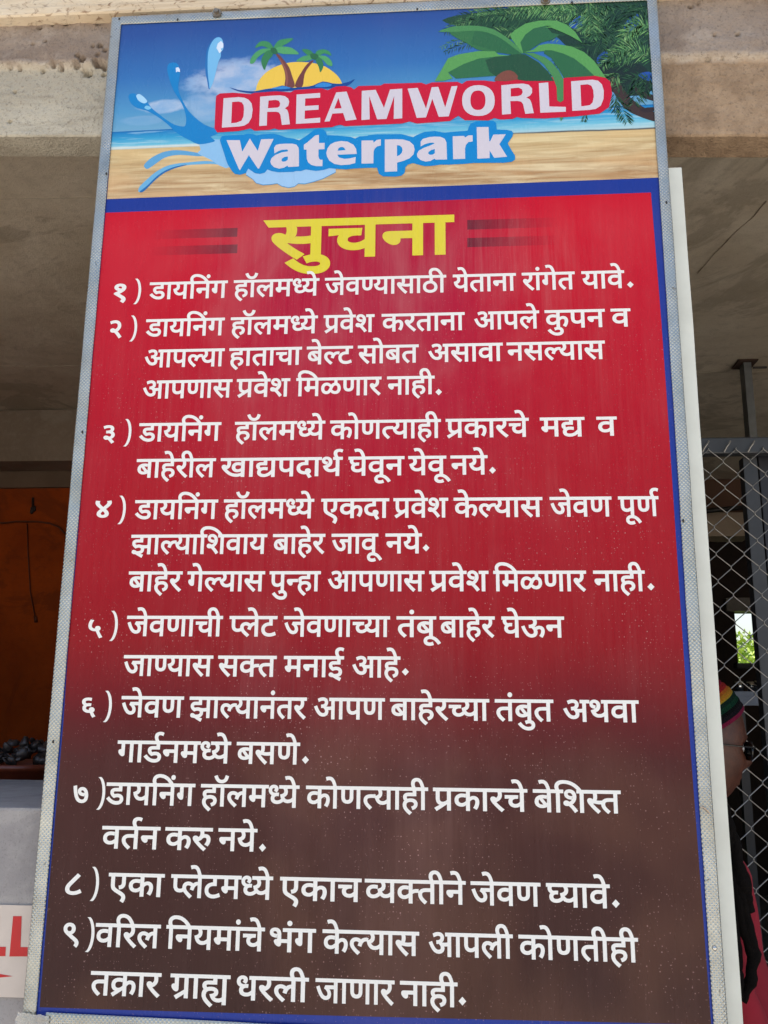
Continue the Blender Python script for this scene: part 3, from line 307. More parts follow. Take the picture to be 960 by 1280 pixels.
(-0.3833,-0.4232,[([(57,0,0),(605,556,0),(52,815,0),(54,1224,0)],-0.638,-0.5182,0,1917),([(607,0,0),(44,259,0),(51,814,0),(50,1394,0),(66,1992,0),(6,2251,0),(30,2251,0),(75,2885,0)],-0.5081,-0.3292,0,2900),([(49,0,0),(6,703,0),(27,703,0)],-0.3122,-0.2376,169,1281),([(25,0,0),(75,541,0),(210,762,0),(51,1262,0),(66,1842,0),(60,2101,0)],-0.226,-0.0551,0,2792),([(10,0,0),(46,1023,0),(54,1591,0),(68,2269,0)],-0.038,0.1081,29,2542),([(25,0,0),(79,762,0),(39,1021,0),(40,1744,0),(68,2314,0),(61,2573,0),(68,3104,0)],0.1177,0.3224,0,3377)],([(115,0,0)],-0.6973,-0.383,-0.6676,-0.4245,-0.6562,-0.6395),None),
(-0.4629,-0.4998,[([(40,0,0),(254,570,0),(66,1332,0),(52,1591,0)],-0.6404,-0.5119,0,2015),([(256,0,0),(66,563,0),(577,822,0)],-0.5001,-0.383,0,1623),([(43,0,0),(52,615,0),(54,1024,0),(68,1702,0)],-0.3667,-0.2482,184,1975),([(32,0,0),(66,742,0),(39,1001,0),(66,1724,0),(52,1983,0)],-0.2356,-0.0986,0,2407),([(44,0,0),(66,555,0),(61,814,0),(68,1345,0)],-0.0884,0.0114,0,1618)],None,(0.0195,-0.4911)),
(1.0112,0.9254,[([(60,0,0),(69,676,0),(30,676,0),(44,1310,0),(66,1865,0)],-0.3804,0.0227,0,2138)],None,None),
]

# ------------------------------------------------------------------ filled outlines (flat print)
def flat(gs, n=3):
    out = []
    for c in gs.split('/'):
        P = []
        for t in c.split():
            x, y = t.lstrip('~').split(','); P.append((float(x), float(y), t[0] != '~'))
        Q = []
        for i, a in enumerate(P):
            b = P[(i+1) % len(P)]; Q.append(a)
            if not a[2] and not b[2]: Q.append(((a[0]+b[0])/2, (a[1]+b[1])/2, True))
        k = next(i for i, a in enumerate(Q) if a[2]); Q = Q[k:]+Q[:k]; C = []; i = 0
        while i < len(Q):
            a = Q[i]; b = Q[(i+1) % len(Q)]; C.append(a[:2])
            if not b[2]:
                e = Q[(i+2) % len(Q)]
                for j in range(1, n):
                    s = j/n; C.append(tuple((1-s)**2*a[k]+2*s*(1-s)*b[k]+s*s*e[k] for k in (0, 1)))
                i += 2
            else: i += 1
        out.append(C)
    return out
def grow(c, d):
    p = [q for i, q in enumerate(c) if math.dist(q, c[i-1]) > 1e-6]; n = len(p); out = []
    for i in range(n):
        a, b, e = p[i-1], p[i], p[(i+1) % n]
        d1 = (b[0]-a[0], b[1]-a[1]); d2 = (e[0]-b[0], e[1]-b[1]); l1 = math.hypot(*d1); l2 = math.hypot(*d2)
        n1 = (-d1[1]/l1, d1[0]/l1); n2 = (-d2[1]/l2, d2[0]/l2)
        k = max(.35, 1+n1[0]*n2[0]+n1[1]*n2[1])
        out.append((b[0]+d*(n1[0]+n2[0])/k, b[1]+d*(n1[1]+n2[1])/k))
    return out
def winding(px, py, cs):
    wn = np.zeros(len(px), int)
    for c in cs:
        a = np.array(c); b = np.roll(a, -1, 0)
        for (x0, y0), (x1, y1) in zip(a, b):
            s = (x1-x0)*(py-y0)-(px-x0)*(y1-y0)
            wn += ((y0 <= py) & (y1 > py) & (s > 0)).astype(int) - ((y0 > py) & (y1 <= py) & (s < 0)).astype(int)
    return wn
def fill(cs):
    """fill outlines by the non-zero rule -> 2D verts, faces"""
    vs = []; es = []
    for c in cs:
        k = len(vs); n = len(c); vs += [Vector(p) for p in c]; es += [(k+i, k+(i+1) % n) for i in range(n)]
    V, E, F, _, _, _ = delaunay_2d_cdt(vs, es, [], 0, 1e-5)
    cx = np.array([sum(V[i].x for i in f)/len(f) for f in F]); cy = np.array([sum(V[i].y for i in f)/len(f) for f in F])
    wn = winding(cx, cy, cs)
    return V, [f for f, k in zip(F, wn) if k != 0]
def smooth(p, n=4):
    """closed Catmull-Rom through the points"""
    out = []; m = len(p)
    for i in range(m):
        a, b, c, d = (Vector(p[(i+k) % m]) for k in (-1, 0, 1, 2))
        for j in range(n):
            t = j/n; out.append(tuple(0.5*((2*b)+(c-a)*t+(2*a-5*b+4*c-d)*t*t+(3*b-a-3*c+d)*t**3)))
    return out
class Print:
    """a sheet of print lying `lift` in front of the board's face; colours per face"""
    def __init__(s, lift): s.v = []; s.f = []; s.c = []; s.y = DIST-lift; s.n = 0
    def add(s, cs, col, scale=1000.0, scr=True):
        """cs in board metres (x, z)"""
        cs = [[(x*scale, z*scale) for x, z in c] for c in cs]
        V, F = fill(cs); k = len(s.v); y = s.y-.000012*s.n; s.n += 1
        s.v += [(v.x/scale, y, v.y/scale) for v in V]
        for f in F:
            s.f.append([i+k for i in f]); s.c.append(col)
        return s
    def px(s, pts, col, origin=(0, 0), sc=1.0, sm=0, holes=()):
        mk = lambda P: [bd(origin[0]+x/sc, origin[1]+y/sc) for x, y in (smooth(P, sm) if sm else P)]
        cs = []
        for i, P in enumerate((pts,)+tuple(holes)):
            c = mk(P); a = sum(c[j-1][0]*c[j][1]-c[j][0]*c[j-1][1] for j in range(len(c)))
            if (a > 0) != (i == 0): c = c[::-1]
            cs.append(c)
        return s.add(cs, col)
    def build(s, name, mat, parent, label=None):
        me = bpy.data.meshes.new(name); me.from_pydata(s.v, [], s.f)
        at = me.color_attributes.new('ink', 'FLOAT_COLOR', 'CORNER')
        k = 0; arr = []
        for p, c in zip(me.polygons, s.c): arr += list(c)*p.loop_total
        at.data.foreach_set('color', arr)
        bm = bmesh.new(); bm.from_mesh(me)
        for f in bm.faces:
            if f.normal.y > 0: f.normal_flip()
        bm.to_mesh(me); bm.free()
        o = link(name, me, mat, parent)
        if label: o['label'] = label
        return o

# ------------------------------------------------------------------ materials of the place
def m_ink():
    t = NT('printed vinyl ink'); a = t.n('ShaderNodeAttribute', attribute_name='ink')
    c, r, n = dust_and_sheen(t, a.outputs['Color'], .62); return t.fin(c, r, 0, n, .2)
def m_red():
    t = NT('printed vinyl red fading to maroon'); x, y, z = t.xyz()
    zr = lambda py: bd(480, py)[1]
    lo, hi = zr(1270), zr(240)
    st = [(1250, (48, 22, 22)), (1100, (56, 25, 24)), (1010, (62, 26, 26)), (960, (68, 23, 25)), (915, (84, 16, 23)), (870, (108, 10, 23)), (800, (136, 5, 21)), (700, (152, 3, 22)), (600, (160, 3, 24)), (420, (176, 3, 30)), (280, (192, 3, 32))]
    f = t.math('ADD', z, t.math('MULTIPLY', t.math('SUBTRACT', t.noise(2, 3), .5), .10))
    c = t.ramp(t.rng(f, lo, hi), [((zr(p)-lo)/(hi-lo), srgb(*k)) for p, k in st])
    # browner patches mixed at random into the dark half
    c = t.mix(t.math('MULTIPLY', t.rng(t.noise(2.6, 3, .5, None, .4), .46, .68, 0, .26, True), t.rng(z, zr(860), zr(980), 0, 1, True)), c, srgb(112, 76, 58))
    # pink sheen down the middle, painted into the red as magenta
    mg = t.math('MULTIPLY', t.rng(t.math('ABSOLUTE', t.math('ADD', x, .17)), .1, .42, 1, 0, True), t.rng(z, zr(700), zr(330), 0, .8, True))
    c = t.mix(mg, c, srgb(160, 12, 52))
    # faded speed bars printed at either side of the heading
    def bar(x0, x1, solid, z0, z1):
        fx = t.rng(x, x0, x1, 0 if solid > 0 else 1, 1 if solid > 0 else 0)
        inside = t.math('MULTIPLY', t.math('GREATER_THAN', x, min(x0, x1)), t.math('LESS_THAN', x, max(x0, x1)))
        iz = t.math('MULTIPLY', t.math('GREATER_THAN', z, z0), t.math('LESS_THAN', z, z1))
        return t.math('MULTIPLY', t.math('MULTIPLY', inside, iz), fx)
    m = None
    for (xa, xb, s, ya, yb, pm) in ((187, 297, 1, 286.5, 297.5, 245), (187, 297, 1, 307, 318, 245), (584, 700, -1, 273.5, 285.5, 640), (584, 700, -1, 296, 307.5, 640)):
        b = bar(bd(xa, ya)[0], bd(xb, ya)[0], s, bd(pm, yb)[1], bd(pm, ya)[1]); m = b if m is None else t.math('ADD', m, b)
    c = t.mix(t.math('MULTIPLY', m, .8), c, srgb(66, 18, 34))
    c, r, n = dust_and_sheen(t, c, 1.0); return t.fin(c, r, 0, n, .2)
def m_header():
    t = NT('printed vinyl beach scene'); x, y, z = t.xyz()
    def line(p, q):      # height above a line printed through two measured places
        a = bd(*p); b = bd(*q); k = (b[1]-a[1])/(b[0]-a[0])
        return t.math('SUBTRACT', z, t.math('ADD', t.math('MULTIPLY', x, k), a[1]-k*a[0]))
    h = line((141, 165), (805, 131)); s = line((141, 187), (768, 162))
    hn = t.math('ADD', h, t.math('MULTIPLY', t.math('SUBTRACT', t.noise(3, 3), .5), .05))
    sk = t.ramp(t.rng(hn, 0, .38), [(0, srgb(104, 158, 192)), (.12, srgb(78, 144, 190)), (.35, srgb(50, 108, 172)), (.65, srgb(42, 78, 146)), (1, srgb(38, 62, 126))])
    # printed clouds
    wisp = t.noise(1, 5, .6, t.mapped((14, 1, 26)))
    cl = None
    for (px, py, rx, rz, k) in ((300, 100, .125, .055, 1.0), (262, 132, .06, .04, .6), (205, 133, .07, .018, .9), (330, 125, .12, .05, .8), (180, 150, .05, .012, .3)):
        a = bd(px, py)
        dx = t.math('MULTIPLY', t.math('SUBTRACT', x, a[0]), 1/rx); dz = t.math('MULTIPLY', t.math('SUBTRACT', z, a[1]), 1/rz)
        rr = t.math('ADD', t.math('MULTIPLY', dx, dx), t.math('MULTIPLY', dz, dz))
        rr = t.math('ADD', rr, t.math('MULTIPLY', t.math('SUBTRACT', wisp, .5), 2.6))
        e = t.math('MULTIPLY', t.rng(rr, 1.15, .35, 0, 1, True), k); cl = e if cl is None else t.math('MAXIMUM', cl, e)
    sk = t.mix(t.math('MULTIPLY', cl, .75), sk, t.mix(t.rng(wisp, .35, .6), srgb(140, 176, 214), srgb(196, 206, 222)))
    hz = t.math('ADD', h, 0)
    sea = t.ramp(t.rng(hz, 0, -.055), [(0, srgb(24, 96, 160)), (.06, srgb(30, 120, 182)), (.35, srgb(52, 150, 196)), (.7, srgb(110, 184, 208)), (1, srgb(176, 204, 208))])
    sea = t.mix(t.rng(t.noise(1, 4, .6, t.mapped((9, 1, 160))), .52, .72, 0, .6), sea, srgb(186, 216, 222))
    c = t.mix(t.math('LESS_THAN', h, 0), sk, sea)
    ripple = t.noise(1, 6, .62, t.mapped((5, 1, 75)), .9)
    dune = t.noise(1, 3, .5, t.mapped((4, 1, 24), (3, 0, 0)), 1.0)
    sand = t.mix(t.rng(ripple, .38, .66), srgb(164, 128, 88), srgb(216, 196, 156))
    sand = t.mix(t.rng(dune, .45, .62, 0, .55), sand, srgb(208, 168, 120))
    sand = t.mix(t.rng(s, -.01, -.09, .45, 0), sand, srgb(216, 196, 140))
    s2 = t.math('ADD', s, t.math('MULTIPLY', t.math('SUBTRACT', t.noise(6, 3), .5), .006))
    c = t.mix(t.math('LESS_THAN', s2, 0), c, sand)
    foam = t.rng(t.math('ABSOLUTE', t.math('SUBTRACT', s2, .003)), 0, .005, .8, 0)
    c = t.mix(t.math('MULTIPLY', foam, t.rng(x, 0, -.3, 0, 1)), c, srgb(224, 220, 206))
    edge = t.math('MULTIPLY', t.rng(t.math('ABSOLUTE', s2), 0, .0032, 1, 0), t.rng(x, -.02, .22, .1, 1))
    c = t.mix(edge, c, srgb(40, 50, 62))
    c, r, n = dust_and_sheen(t, c, .7); return t.fin(c, r, 0, n, .2)
def m_frame(name='embossed aluminium', dark=0.0):
    t = NT(name); x, y, z = t.xyz(); k = math.pi/.0038
    a = t.math('SINE', t.math('MULTIPLY', x, k)); b = t.math('SINE', t.math('MULTIPLY', z, k))
    kn = t.math('MAXIMUM', t.math('MULTIPLY', a, b), -.3)
    wear = t.rng(t.noise(14, 4, .6), .35, .65, .25, 1)
    n1 = t.bump(t.noise(7, 3), .25, .02); n1 = t.bump(t.noise(1, 3, .5, t.mapped((40, 1, 28))), .25, .004, n1)
    n2 = t.bump(t.math('MULTIPLY', kn, wear), .6, .0018, n1)
    c = t.mix(t.rng(t.noise(9, 5, .65), .42, .75, 0, .6), srgb(180, 184, 181), srgb(138, 134, 120))
    c = t.mix(t.rng(kn, .3, -.3, 0, .3), c, srgb(104, 102, 96))
    return t.fin(c, t.rng(t.noise(16, 5, .7), .3, .7, .2, .5), .85, n2)
def m_concrete(name, c1, c2, c3=None, scale=1.0, bump=.5, streak=0, stain=.35):
    t = NT(name)
    n1 = t.noise(2.2*scale, 6, .6, None, .5); n2 = t.noise(16*scale, 6, .7); n3 = t.noise(140*scale, 3, .7)
    c = t.mix(t.rng(n1, .32, .68), c1, c2)
    c = t.mix(t.rng(n2, .5, .8, 0, .5), c, c3 or c1)
    n4 = t.noise(.9*scale, 5, .7, None, 2.0); c = t.mix(t.rng(n4, .52, .60, 0, stain, True), c, c3 or c2)
    c = t.mix(t.rng(n3, .55, .8, 0, .45), c, srgb(70, 62, 54))
    if streak:
        s = t.noise(1, 5, .65, t.mapped((7, 7, 60), rot=(0, 0, .2)))
        c = t.mix(t.rng(s, .5, .75, 0, streak), c, c2)
    h = t.math('ADD', t.math('MULTIPLY', n2, .7), t.math('MULTIPLY', n3, .35))
    return t.fin(c, .92, 0, t.bump(h, bump, .006), .25)

# ================================================================== THE SETTING
ZC = EYE+1.80                    # underside of the roof slab
YB = 1.736                       # face of the front beam
M_CONC = m_concrete('weathered beam concrete', srgb(176, 168, 154), srgb(152, 138, 122), srgb(188, 182, 168), 1.0, .55, .35)
M_CEIL = m_concrete('stained ceiling concrete', srgb(216, 205, 186), srgb(194, 180, 158), srgb(150, 138, 120), 1.3, .8, .5, .5)
M_LEDGE = m_concrete('speckled counter concrete', srgb(160, 156, 154), srgb(138, 134, 134), srgb(176, 172, 168), 1.6, .35)
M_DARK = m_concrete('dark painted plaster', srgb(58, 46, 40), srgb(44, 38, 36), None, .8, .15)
M_FLOOR = m_concrete('grey floor screed', srgb(120, 112, 104), srgb(98, 92, 88), None, .6, .2)
M_GROUND = m_concrete('pale trodden yard', srgb(186, 178, 166), srgb(164, 156, 144), srgb(200, 192, 180), .25, .3)
M_ORANGE = m_concrete('orange painted plaster', srgb(176, 76, 16), srgb(146, 60, 12), srgb(120, 54, 20), 1.4, .25, .3, .6)

bm = bmesh.new(); box(bm, -400, 400, -400, 400, -0.3, 0)
tag(link('ground', bm, M_GROUND), kind='structure')
tag(boxo('floor', (-3.6, 4.6, 1.75, 8.6, .004, .03), M_FLOOR), kind='structure')

def m_beam():
    t = NT('cast beam concrete'); x, y, z = t.xyz()
    n1 = t.noise(2.6, 6, .6, None, .6); n2 = t.noise(17, 6, .7); n3 = t.noise(150, 3, .7); st = t.noise(1, 5, .65, t.mapped((6, 6, 40), rot=(0, .12, 0)))
    lo = t.mix(t.rng(n1, .35, .65), srgb(196, 190, 174), srgb(164, 156, 140)); lo = t.mix(t.rng(st, .5, .7, 0, .6), lo, srgb(140, 132, 118))
    lo = t.mix(t.rng(x, .1, .5), lo, t.mix(t.rng(n2, .35, .65), srgb(172, 148, 122), srgb(140, 118, 96)))
    up = t.mix(t.rng(n1, .4, .6), srgb(150, 136, 124), srgb(128, 112, 100)); up = t.mix(t.rng(n2, .5, .72, 0, .8), up, srgb(172, 160, 148))
    lz = t.math('SUBTRACT', z, t.math('ADD', t.math('MULTIPLY', x, -.036), EYE+1.4286))
    lz = t.math('ADD', lz, t.math('MULTIPLY', t.math('SUBTRACT', n2, .5), .03))
    c = t.mix(t.rng(lz, -.006, .006, 0, 1, True), lo, up)
    c = t.mix(t.rng(t.math('ABSOLUTE', lz), 0, .012, .55, 0), c, srgb(206, 196, 182))
    c = t.mix(t.rng(n3, .54, .74, 0, .6), c, srgb(84, 74, 64))
    h = t.math('ADD', t.math('MULTIPLY', n2, .9), t.math('MULTIPLY', n3, .5))
    return t.fin(c, .93, 0, t.bump(h, .9, .009), .2)
M_BEAM = m_beam()
def beam_bottom(x): return EYE+1.28-.042*(x+.912)
def lip(x): return EYE+1.462-.036*(x+.928)+.006*noise.noise(Vector((x*9, 0, 3)))+.004*noise.noise(Vector((x*40, 0, 9)))
PITS = []
rnd = random.Random(3)
for (px, py, n, sx, sz) in ((125, 68, 5, 5, 8), (128, 82, 5, 4, 5), (103, 82, 4, 6, 5), (83, 86, 4, 8, 4), (113, 95, 4, 8, 4), (58, 87, 3, 9, 3), (15, 87, 3, 9, 3), (126, 35, 3, 5, 2), (80, 37, 3, 8, 4), (60, 41, 2, 6, 3), (862, 14, 2, 3, 2), (873, 11, 2, 2, 3), (50, 130, 2, 40, 30), (30, 60, 3, 40, 20), (930, 45, 3, 30, 6), (900, 60, 3, 60, 40)):
    for _ in range(n):
        v = at_y(px+rnd.gauss(0, sx), py+rnd.gauss(0, sz*.6), YB); PITS.append((v.x, v.z, rnd.uniform(.003, .0065)*(1.2 if n > 3 else .8)))
def beam_face(u, v, x, z):
    zb = beam_bottom(x); zz = zb+(EYE+1.9-zb)*v
    lz = lip(x); up = 1/(1+math.exp(-max(-60, min(60, (zz-lz)/.0022))))
    p = Vector((x*8, zz*8, 0)); y = YB+.003*noise.noise(p)+.0016*noise.noise(p*5)+.0008*noise.noise(p*17)
    y -= .014*up+.004*up*noise.noise(Vector((x*14, zz*22, 7)))+.002*up*noise.noise(Vector((x*60, zz*60, 7)))
    y -= .004*math.exp(-((zz-lz)/.010)**2)*max(0, noise.noise(Vector((x*30, zz*40, 1)))+.3)
    for (a, b, r) in PITS:
        d2 = ((x-a)**2+((zz-b)*1.25)**2)/(r*r)
        if d2 < 5: y += r*3.0/(1+math.exp(7*(d2*(1+.7*noise.noise(Vector((x*160, zz*160, 5))))-1)))
    if v == 0: y += .004
    return (x, y, zz)
def zvals(n, z0, z1): pass
me = grid(-1.35, 1.35, 0, 1, 900, 210, beam_face)
beam = link('concrete_beam', me, M_BEAM, smooth=True)
bm = bmesh.new(); bm.from_mesh(beam.data)                      # the rest of the beam: underside, back, far ends
def pr(x0, x1):
    y0, y1 = YB+.004, YB+.083
    vs = [bm.verts.new(c) for c in ((x0, y0, beam_bottom(x0)), (x1, y0, beam_bottom(x1)), (x1, y1, beam_bottom(x1)+.004), (x0, y1, beam_bottom(x0)+.004),
                                    (x0, y0, EYE+1.9), (x1, y0, EYE+1.9), (x1, y1, EYE+1.9), (x0, y1, EYE+1.9))]
    for f in ((0,1,2,3), (3,2,6,7), (4,7,6,5), (0,3,7,4), (1,5,6,2)): bm.faces.new([vs[i] for i in f])
    return vs
pr(-1.35, 1.35)
for a, b in ((-3.6, -1.352), (1.352, 4.6)):
    v = pr(a, b); bm.faces.new((v[0], v[4], v[5], v[1]))
bm.to_mesh(beam.data); bm.free()
tag(beam, 'weathered grey concrete beam with a spalled pitted lip crossing behind the top of the notice board', 'beam')

def ceil_fn(u, v, x, y):
    p = Vector((x*1.5, y*1.5, 0)); return (x, y, ZC+.008*noise.noise(p)+.003*noise.noise(p*5))
me = grid(-3.6, 4.6, YB+.08, 8.6, 160, 120, ceil_fn)
bm = bmesh.new(); bm.from_mesh(me)
for f in bm.faces: f.normal_flip()
box(bm, -3.9, 4.9, 1.60, 8.9, ZC+.1001, ZC+.24)
ceiling = tag(link('ceiling', bm, M_CEIL, smooth=True), kind='structure')
# rough joint lines left by the shuttering
M_LINE = plain('dull joint', srgb(150, 136, 116), .95)
for pts in (((872, 342), (905, 305), (925, 285), (962, 250)), ):
    bm = bmesh.new(); P = []
    for a, b in zip(pts, pts[1:]):
        for k in range(9):
            t = k/9; q = at_z(a[0]+(b[0]-a[0])*t, a[1]+(b[1]-a[1])*t, ZC-.004)
            P.append(q+Vector((noise.noise(q*9)*.012, noise.noise(q*11)*.02, 0)))
    tube(bm, P, [.0009+.0022*abs(noise.noise(p*23)) for p in P], 5)
    link('joint_crack', bm, M_LINE, ceiling)

# board marks cast into the ceiling
def ridge(y0, x0, x1, tilt=0):
    bm = bmesh.new(); P = []
    for k in range(40):
        x_ = x0+(x1-x0)*k/39; p_ = Vector((x_, y0+tilt*(x_-x0)+.006*noise.noise(Vector((x_*3, y0, 0))), ZC)); P.append(p_+Vector((0, 0, -.001+.004*noise.noise(p_*2))))
    tube(bm, P, [.0016+.0018*noise.noise(p_*9) for p_ in P], 4); link('board_mark', bm, M_RIDGE, ceiling)
M_RIDGE = m_concrete('ridge concrete', srgb(206, 196, 180), srgb(170, 158, 142))
for y0, x0, x1, tl in ((2.75, -3.5, -.6, .02), (3.55, -3.5, .05, .02), (4.35, -3.5, .05, .015), (2.75, .5, 4.4, .03), (4.6, .5, 4.4, .03)): ridge(y0, x0, x1, tl)

# rear beam, walls of the room
def wall(name, dims, mat, label, cat='wall'):
    return tag(boxo(name, dims, mat), label, cat)
z1 = at_y(60, 576, 5.04).z
bm = bmesh.new(); box(bm, -3.6, .1, 5.04, 5.26, z1, ZC-.012)
rb = link('rear_beam', bm, m_concrete('patched rear beam', srgb(150, 136, 120), srgb(132, 118, 102), srgb(170, 160, 146), 1.4, .5))
tag(rb, 'pale patched concrete beam under the ceiling above the orange wall', 'beam')
zo = at_y(60, 609, 5.30).z
wall('upper_wall', (-3.6, .1, 5.30, 5.45, zo, ZC-.013), m_concrete('brown bare plaster', srgb(128, 108, 90), srgb(112, 94, 78), None, 1, .3), 'strip of bare brown plaster wall above the orange paint')
wall('orange_wall', (-3.6, .1, 5.32, 5.45, .03, zo-.002), M_ORANGE, 'orange painted wall at the back of the serving room')
wall('side_wall', (-3.8, -3.605, 1.75, 8.6, .03, ZC-.013), M_ORANGE, 'orange side wall of the serving room beyond the left of the board')
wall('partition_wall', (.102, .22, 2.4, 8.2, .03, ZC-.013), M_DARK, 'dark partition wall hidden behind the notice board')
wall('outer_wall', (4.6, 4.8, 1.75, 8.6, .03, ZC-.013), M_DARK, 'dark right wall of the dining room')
wall('corner_pillar', (.0, .42, YB+.09, 2.15, .03, ZC-.013), M_CONC, 'concrete pillar standing behind the notice board', 'pillar')

# the dining room's far wall with its opening
YF = 8.25
a = at_y(918, 765, YF); b = at_y(953, 829, YF)
wx0, wx1, wz0, wz1 = a.x, b.x, b.z, a.z
fw = empty('far_wall', (2.5, YF, 0), 'dark far wall of the dining room with a small open window to the greenery', 'wall')
bm = bmesh.new()
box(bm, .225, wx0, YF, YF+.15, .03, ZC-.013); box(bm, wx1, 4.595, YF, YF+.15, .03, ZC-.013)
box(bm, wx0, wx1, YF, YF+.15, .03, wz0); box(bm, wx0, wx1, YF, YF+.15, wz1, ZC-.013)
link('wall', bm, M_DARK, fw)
bm = bmesh.new(); q = at_y(905, 748, YF)
box(bm, q.x, wx1+.05, YF-.06, YF-.002, wz1, at_y(905, 748, YF).z, .004); link('lintel', bm, plain('grey lintel', srgb(120, 116, 110), .8), fw)
bm = bmesh.new(); box(bm, wx0-.04, wx1+.05, YF-.08, YF-.002, wz0-.05, wz0-.004, .004); link('sill', bm, plain('dark sill', srgb(70, 70, 70), .7), fw)
q0 = at_y(889, 762, YF); q1 = at_y(895, 838, YF)
bm = bmesh.new(); box(bm, q0.x-.02, q1.x, YF-.05, YF-.003, q1.z, q0.z, .003); link('door_frame', bm, plain('pale green frame', srgb(150, 160, 120), .6), fw)
# pale dropped box beam further back, and the upper brown wall
YQ = 7.0; a = at_y(868, 640, YQ); b = at_y(940, 670, YQ)
tag(boxo('dropped_beam', (a.x-.6, b.x, YQ, YQ+.25, b.z, a.z), m_concrete('tan plaster beam', srgb(172, 156, 138), srgb(158, 142, 124), None, 1, .2)), 'tan plastered beam low across the dining room behind the wire mesh', 'beam')
a = at_y(868, 566, 6.9); b = at_y(950, 634, 6.9)
wall('hanging_wall', (a.x-.6, 4.59, 6.9, 6.99, b.z-.02, ZC-.013), m_concrete('dull brown plaster', srgb(112, 84, 70), srgb(98, 74, 62), None, 1, .2), 'brown plaster wall hanging below the ceiling behind the wire mesh')
bm = bmesh.new(); tube(bm, [at_y(866, 641, 6.6), at_y(898, 637, 6.6), at_y(944, 633, 6.6)], .018, 8)
tag(link('hanging_rod', bm, plain('black rod', srgb(30, 28, 28), .5), smooth=True), 'black pipe hung across the dining room under the brown wall', 'pipe')

# ------------------------------------------------------------------ wooden shuttering plank over the board
def m_wood():
    t = NT('weathered plank'); x, y, z = t.xyz()
    g = t.noise(1, 6, .65, t.mapped((5, 20, 60)), 1.2); g2 = t.noise(1, 5, .6, t.mapped((24, 30, 36), (1, 2, 3)), 2.5)
    c = t.mix(t.rng(g, .3, .7), srgb(222, 206, 180), srgb(194, 174, 146))
    c = t.mix(t.rng(g2, .54, .64, 0, .8), c, srgb(128, 98, 74))
    c = t.mix(t.rng(t.noise(9, 4), .55, .75, 0, .5), c, srgb(214, 206, 188))
    return t.fin(c, .85, 0, t.bump(t.math('ADD', g, g2), .5, .004), .2)
_wa, _wb = at_y(20, 21.5, YB-.041), at_y(540, .5, YB-.041)
def wood_bottom(x): return _wa.z+(_wb.z-_wa.z)*(x-_wa.x)/(_wb.x-_wa.x)
bm = bmesh.new(); NX = 60
rows = []
for i in range(NX+1):
    x = -1.6+3.2*i/NX; zb = wood_bottom(x)+.002*noise.noise(Vector((x*6, 0, 0)))
    rows.append([bm.verts.new(c) for c in ((x, YB-.012, zb), (x, YB-.040, zb+.001), (x, YB-.043, zb+.005), (x, YB-.0435, zb+.022), (x, YB-.040, zb+.026), (x, YB-.040, zb+.20), (x, YB-.012, zb+.20))])
for a, b in zip(rows, rows[1:]):
    for k in range(7): bm.faces.new((a[k], b[k], b[(k+1) % 7], a[(k+1) % 7]))
bm.faces.new(rows[0]); bm.faces.new(rows[-1][::-1])
tag(link('wooden_plank', bm, m_wood()), 'weathered cream wooden plank running along above the notice board', 'plank')

# ------------------------------------------------------------------ counter on the left with its poster, table and tub
ct = at_y(60, 1010, YB).z; cy = at_z(60, 975, ct).y
bm = bmesh.new(); box(bm, -3.6, .0, YB, cy, .002, ct, .006)
tag(link('serving_counter', bm, M_LEDGE), 'grey speckled concrete serving counter on the left of the board', 'counter')
ps = empty('paper_sign', (-1.0, YB, .9), 'white sign with red lettering fixed on the counter front', 'sign')
p0 = at_y(20, 1131, YB); p1 = at_y(20, 1246, YB)
x1 = at_y(70, 1190, YB).x
boxo('sheet', (x1-1.0, x1, YB-.004, YB-.0005, p1.z, p0.z), plain('white vinyl sheet', srgb(194, 182, 172), .45, 0, .05, 20, .05), ps)
M_REDINK = plain('red lettering', srgb(184, 12, 20), .5, 0, .06, 40, .02)
def poster_shape(name, pts, holes=()):
    c = [(v.x*1000, v.z*1000) for v in (at_y(x, y, YB-.0045) for x, y in pts)]
    a = sum(c[j-1][0]*c[j][1]-c[j][0]*c[j-1][1] for j in range(len(c)))
    V, F = fill([c if a > 0 else c[::-1]]); bm = bmesh.new()
    vv = [bm.verts.new((v.x/1000, YB-.0045, v.y/1000)) for v in V]
    for f in F: bm.faces.new([vv[i] for i in f][::-1])
    for f in bm.faces:
        f.normal_update()
        if f.normal.y > 0: f.normal_flip()
    return link(name, bm, M_REDINK, ps)
q = lambda x, y: (x/6.857, 1100+y/6.857)
for dx in (0, -188/6.857):
    poster_shape('letter', [(p[0]+dx, p[1]+(0 if dx == 0 else -.3)) for p in (q(112, 310), q(186, 310), q(176, 575), q(238, 575), q(234, 655), q(80, 656))])
poster_shape('arrow', [q(-400, 790), q(0, 806), q(108, 825), q(0, 836), q(-400, 846)])

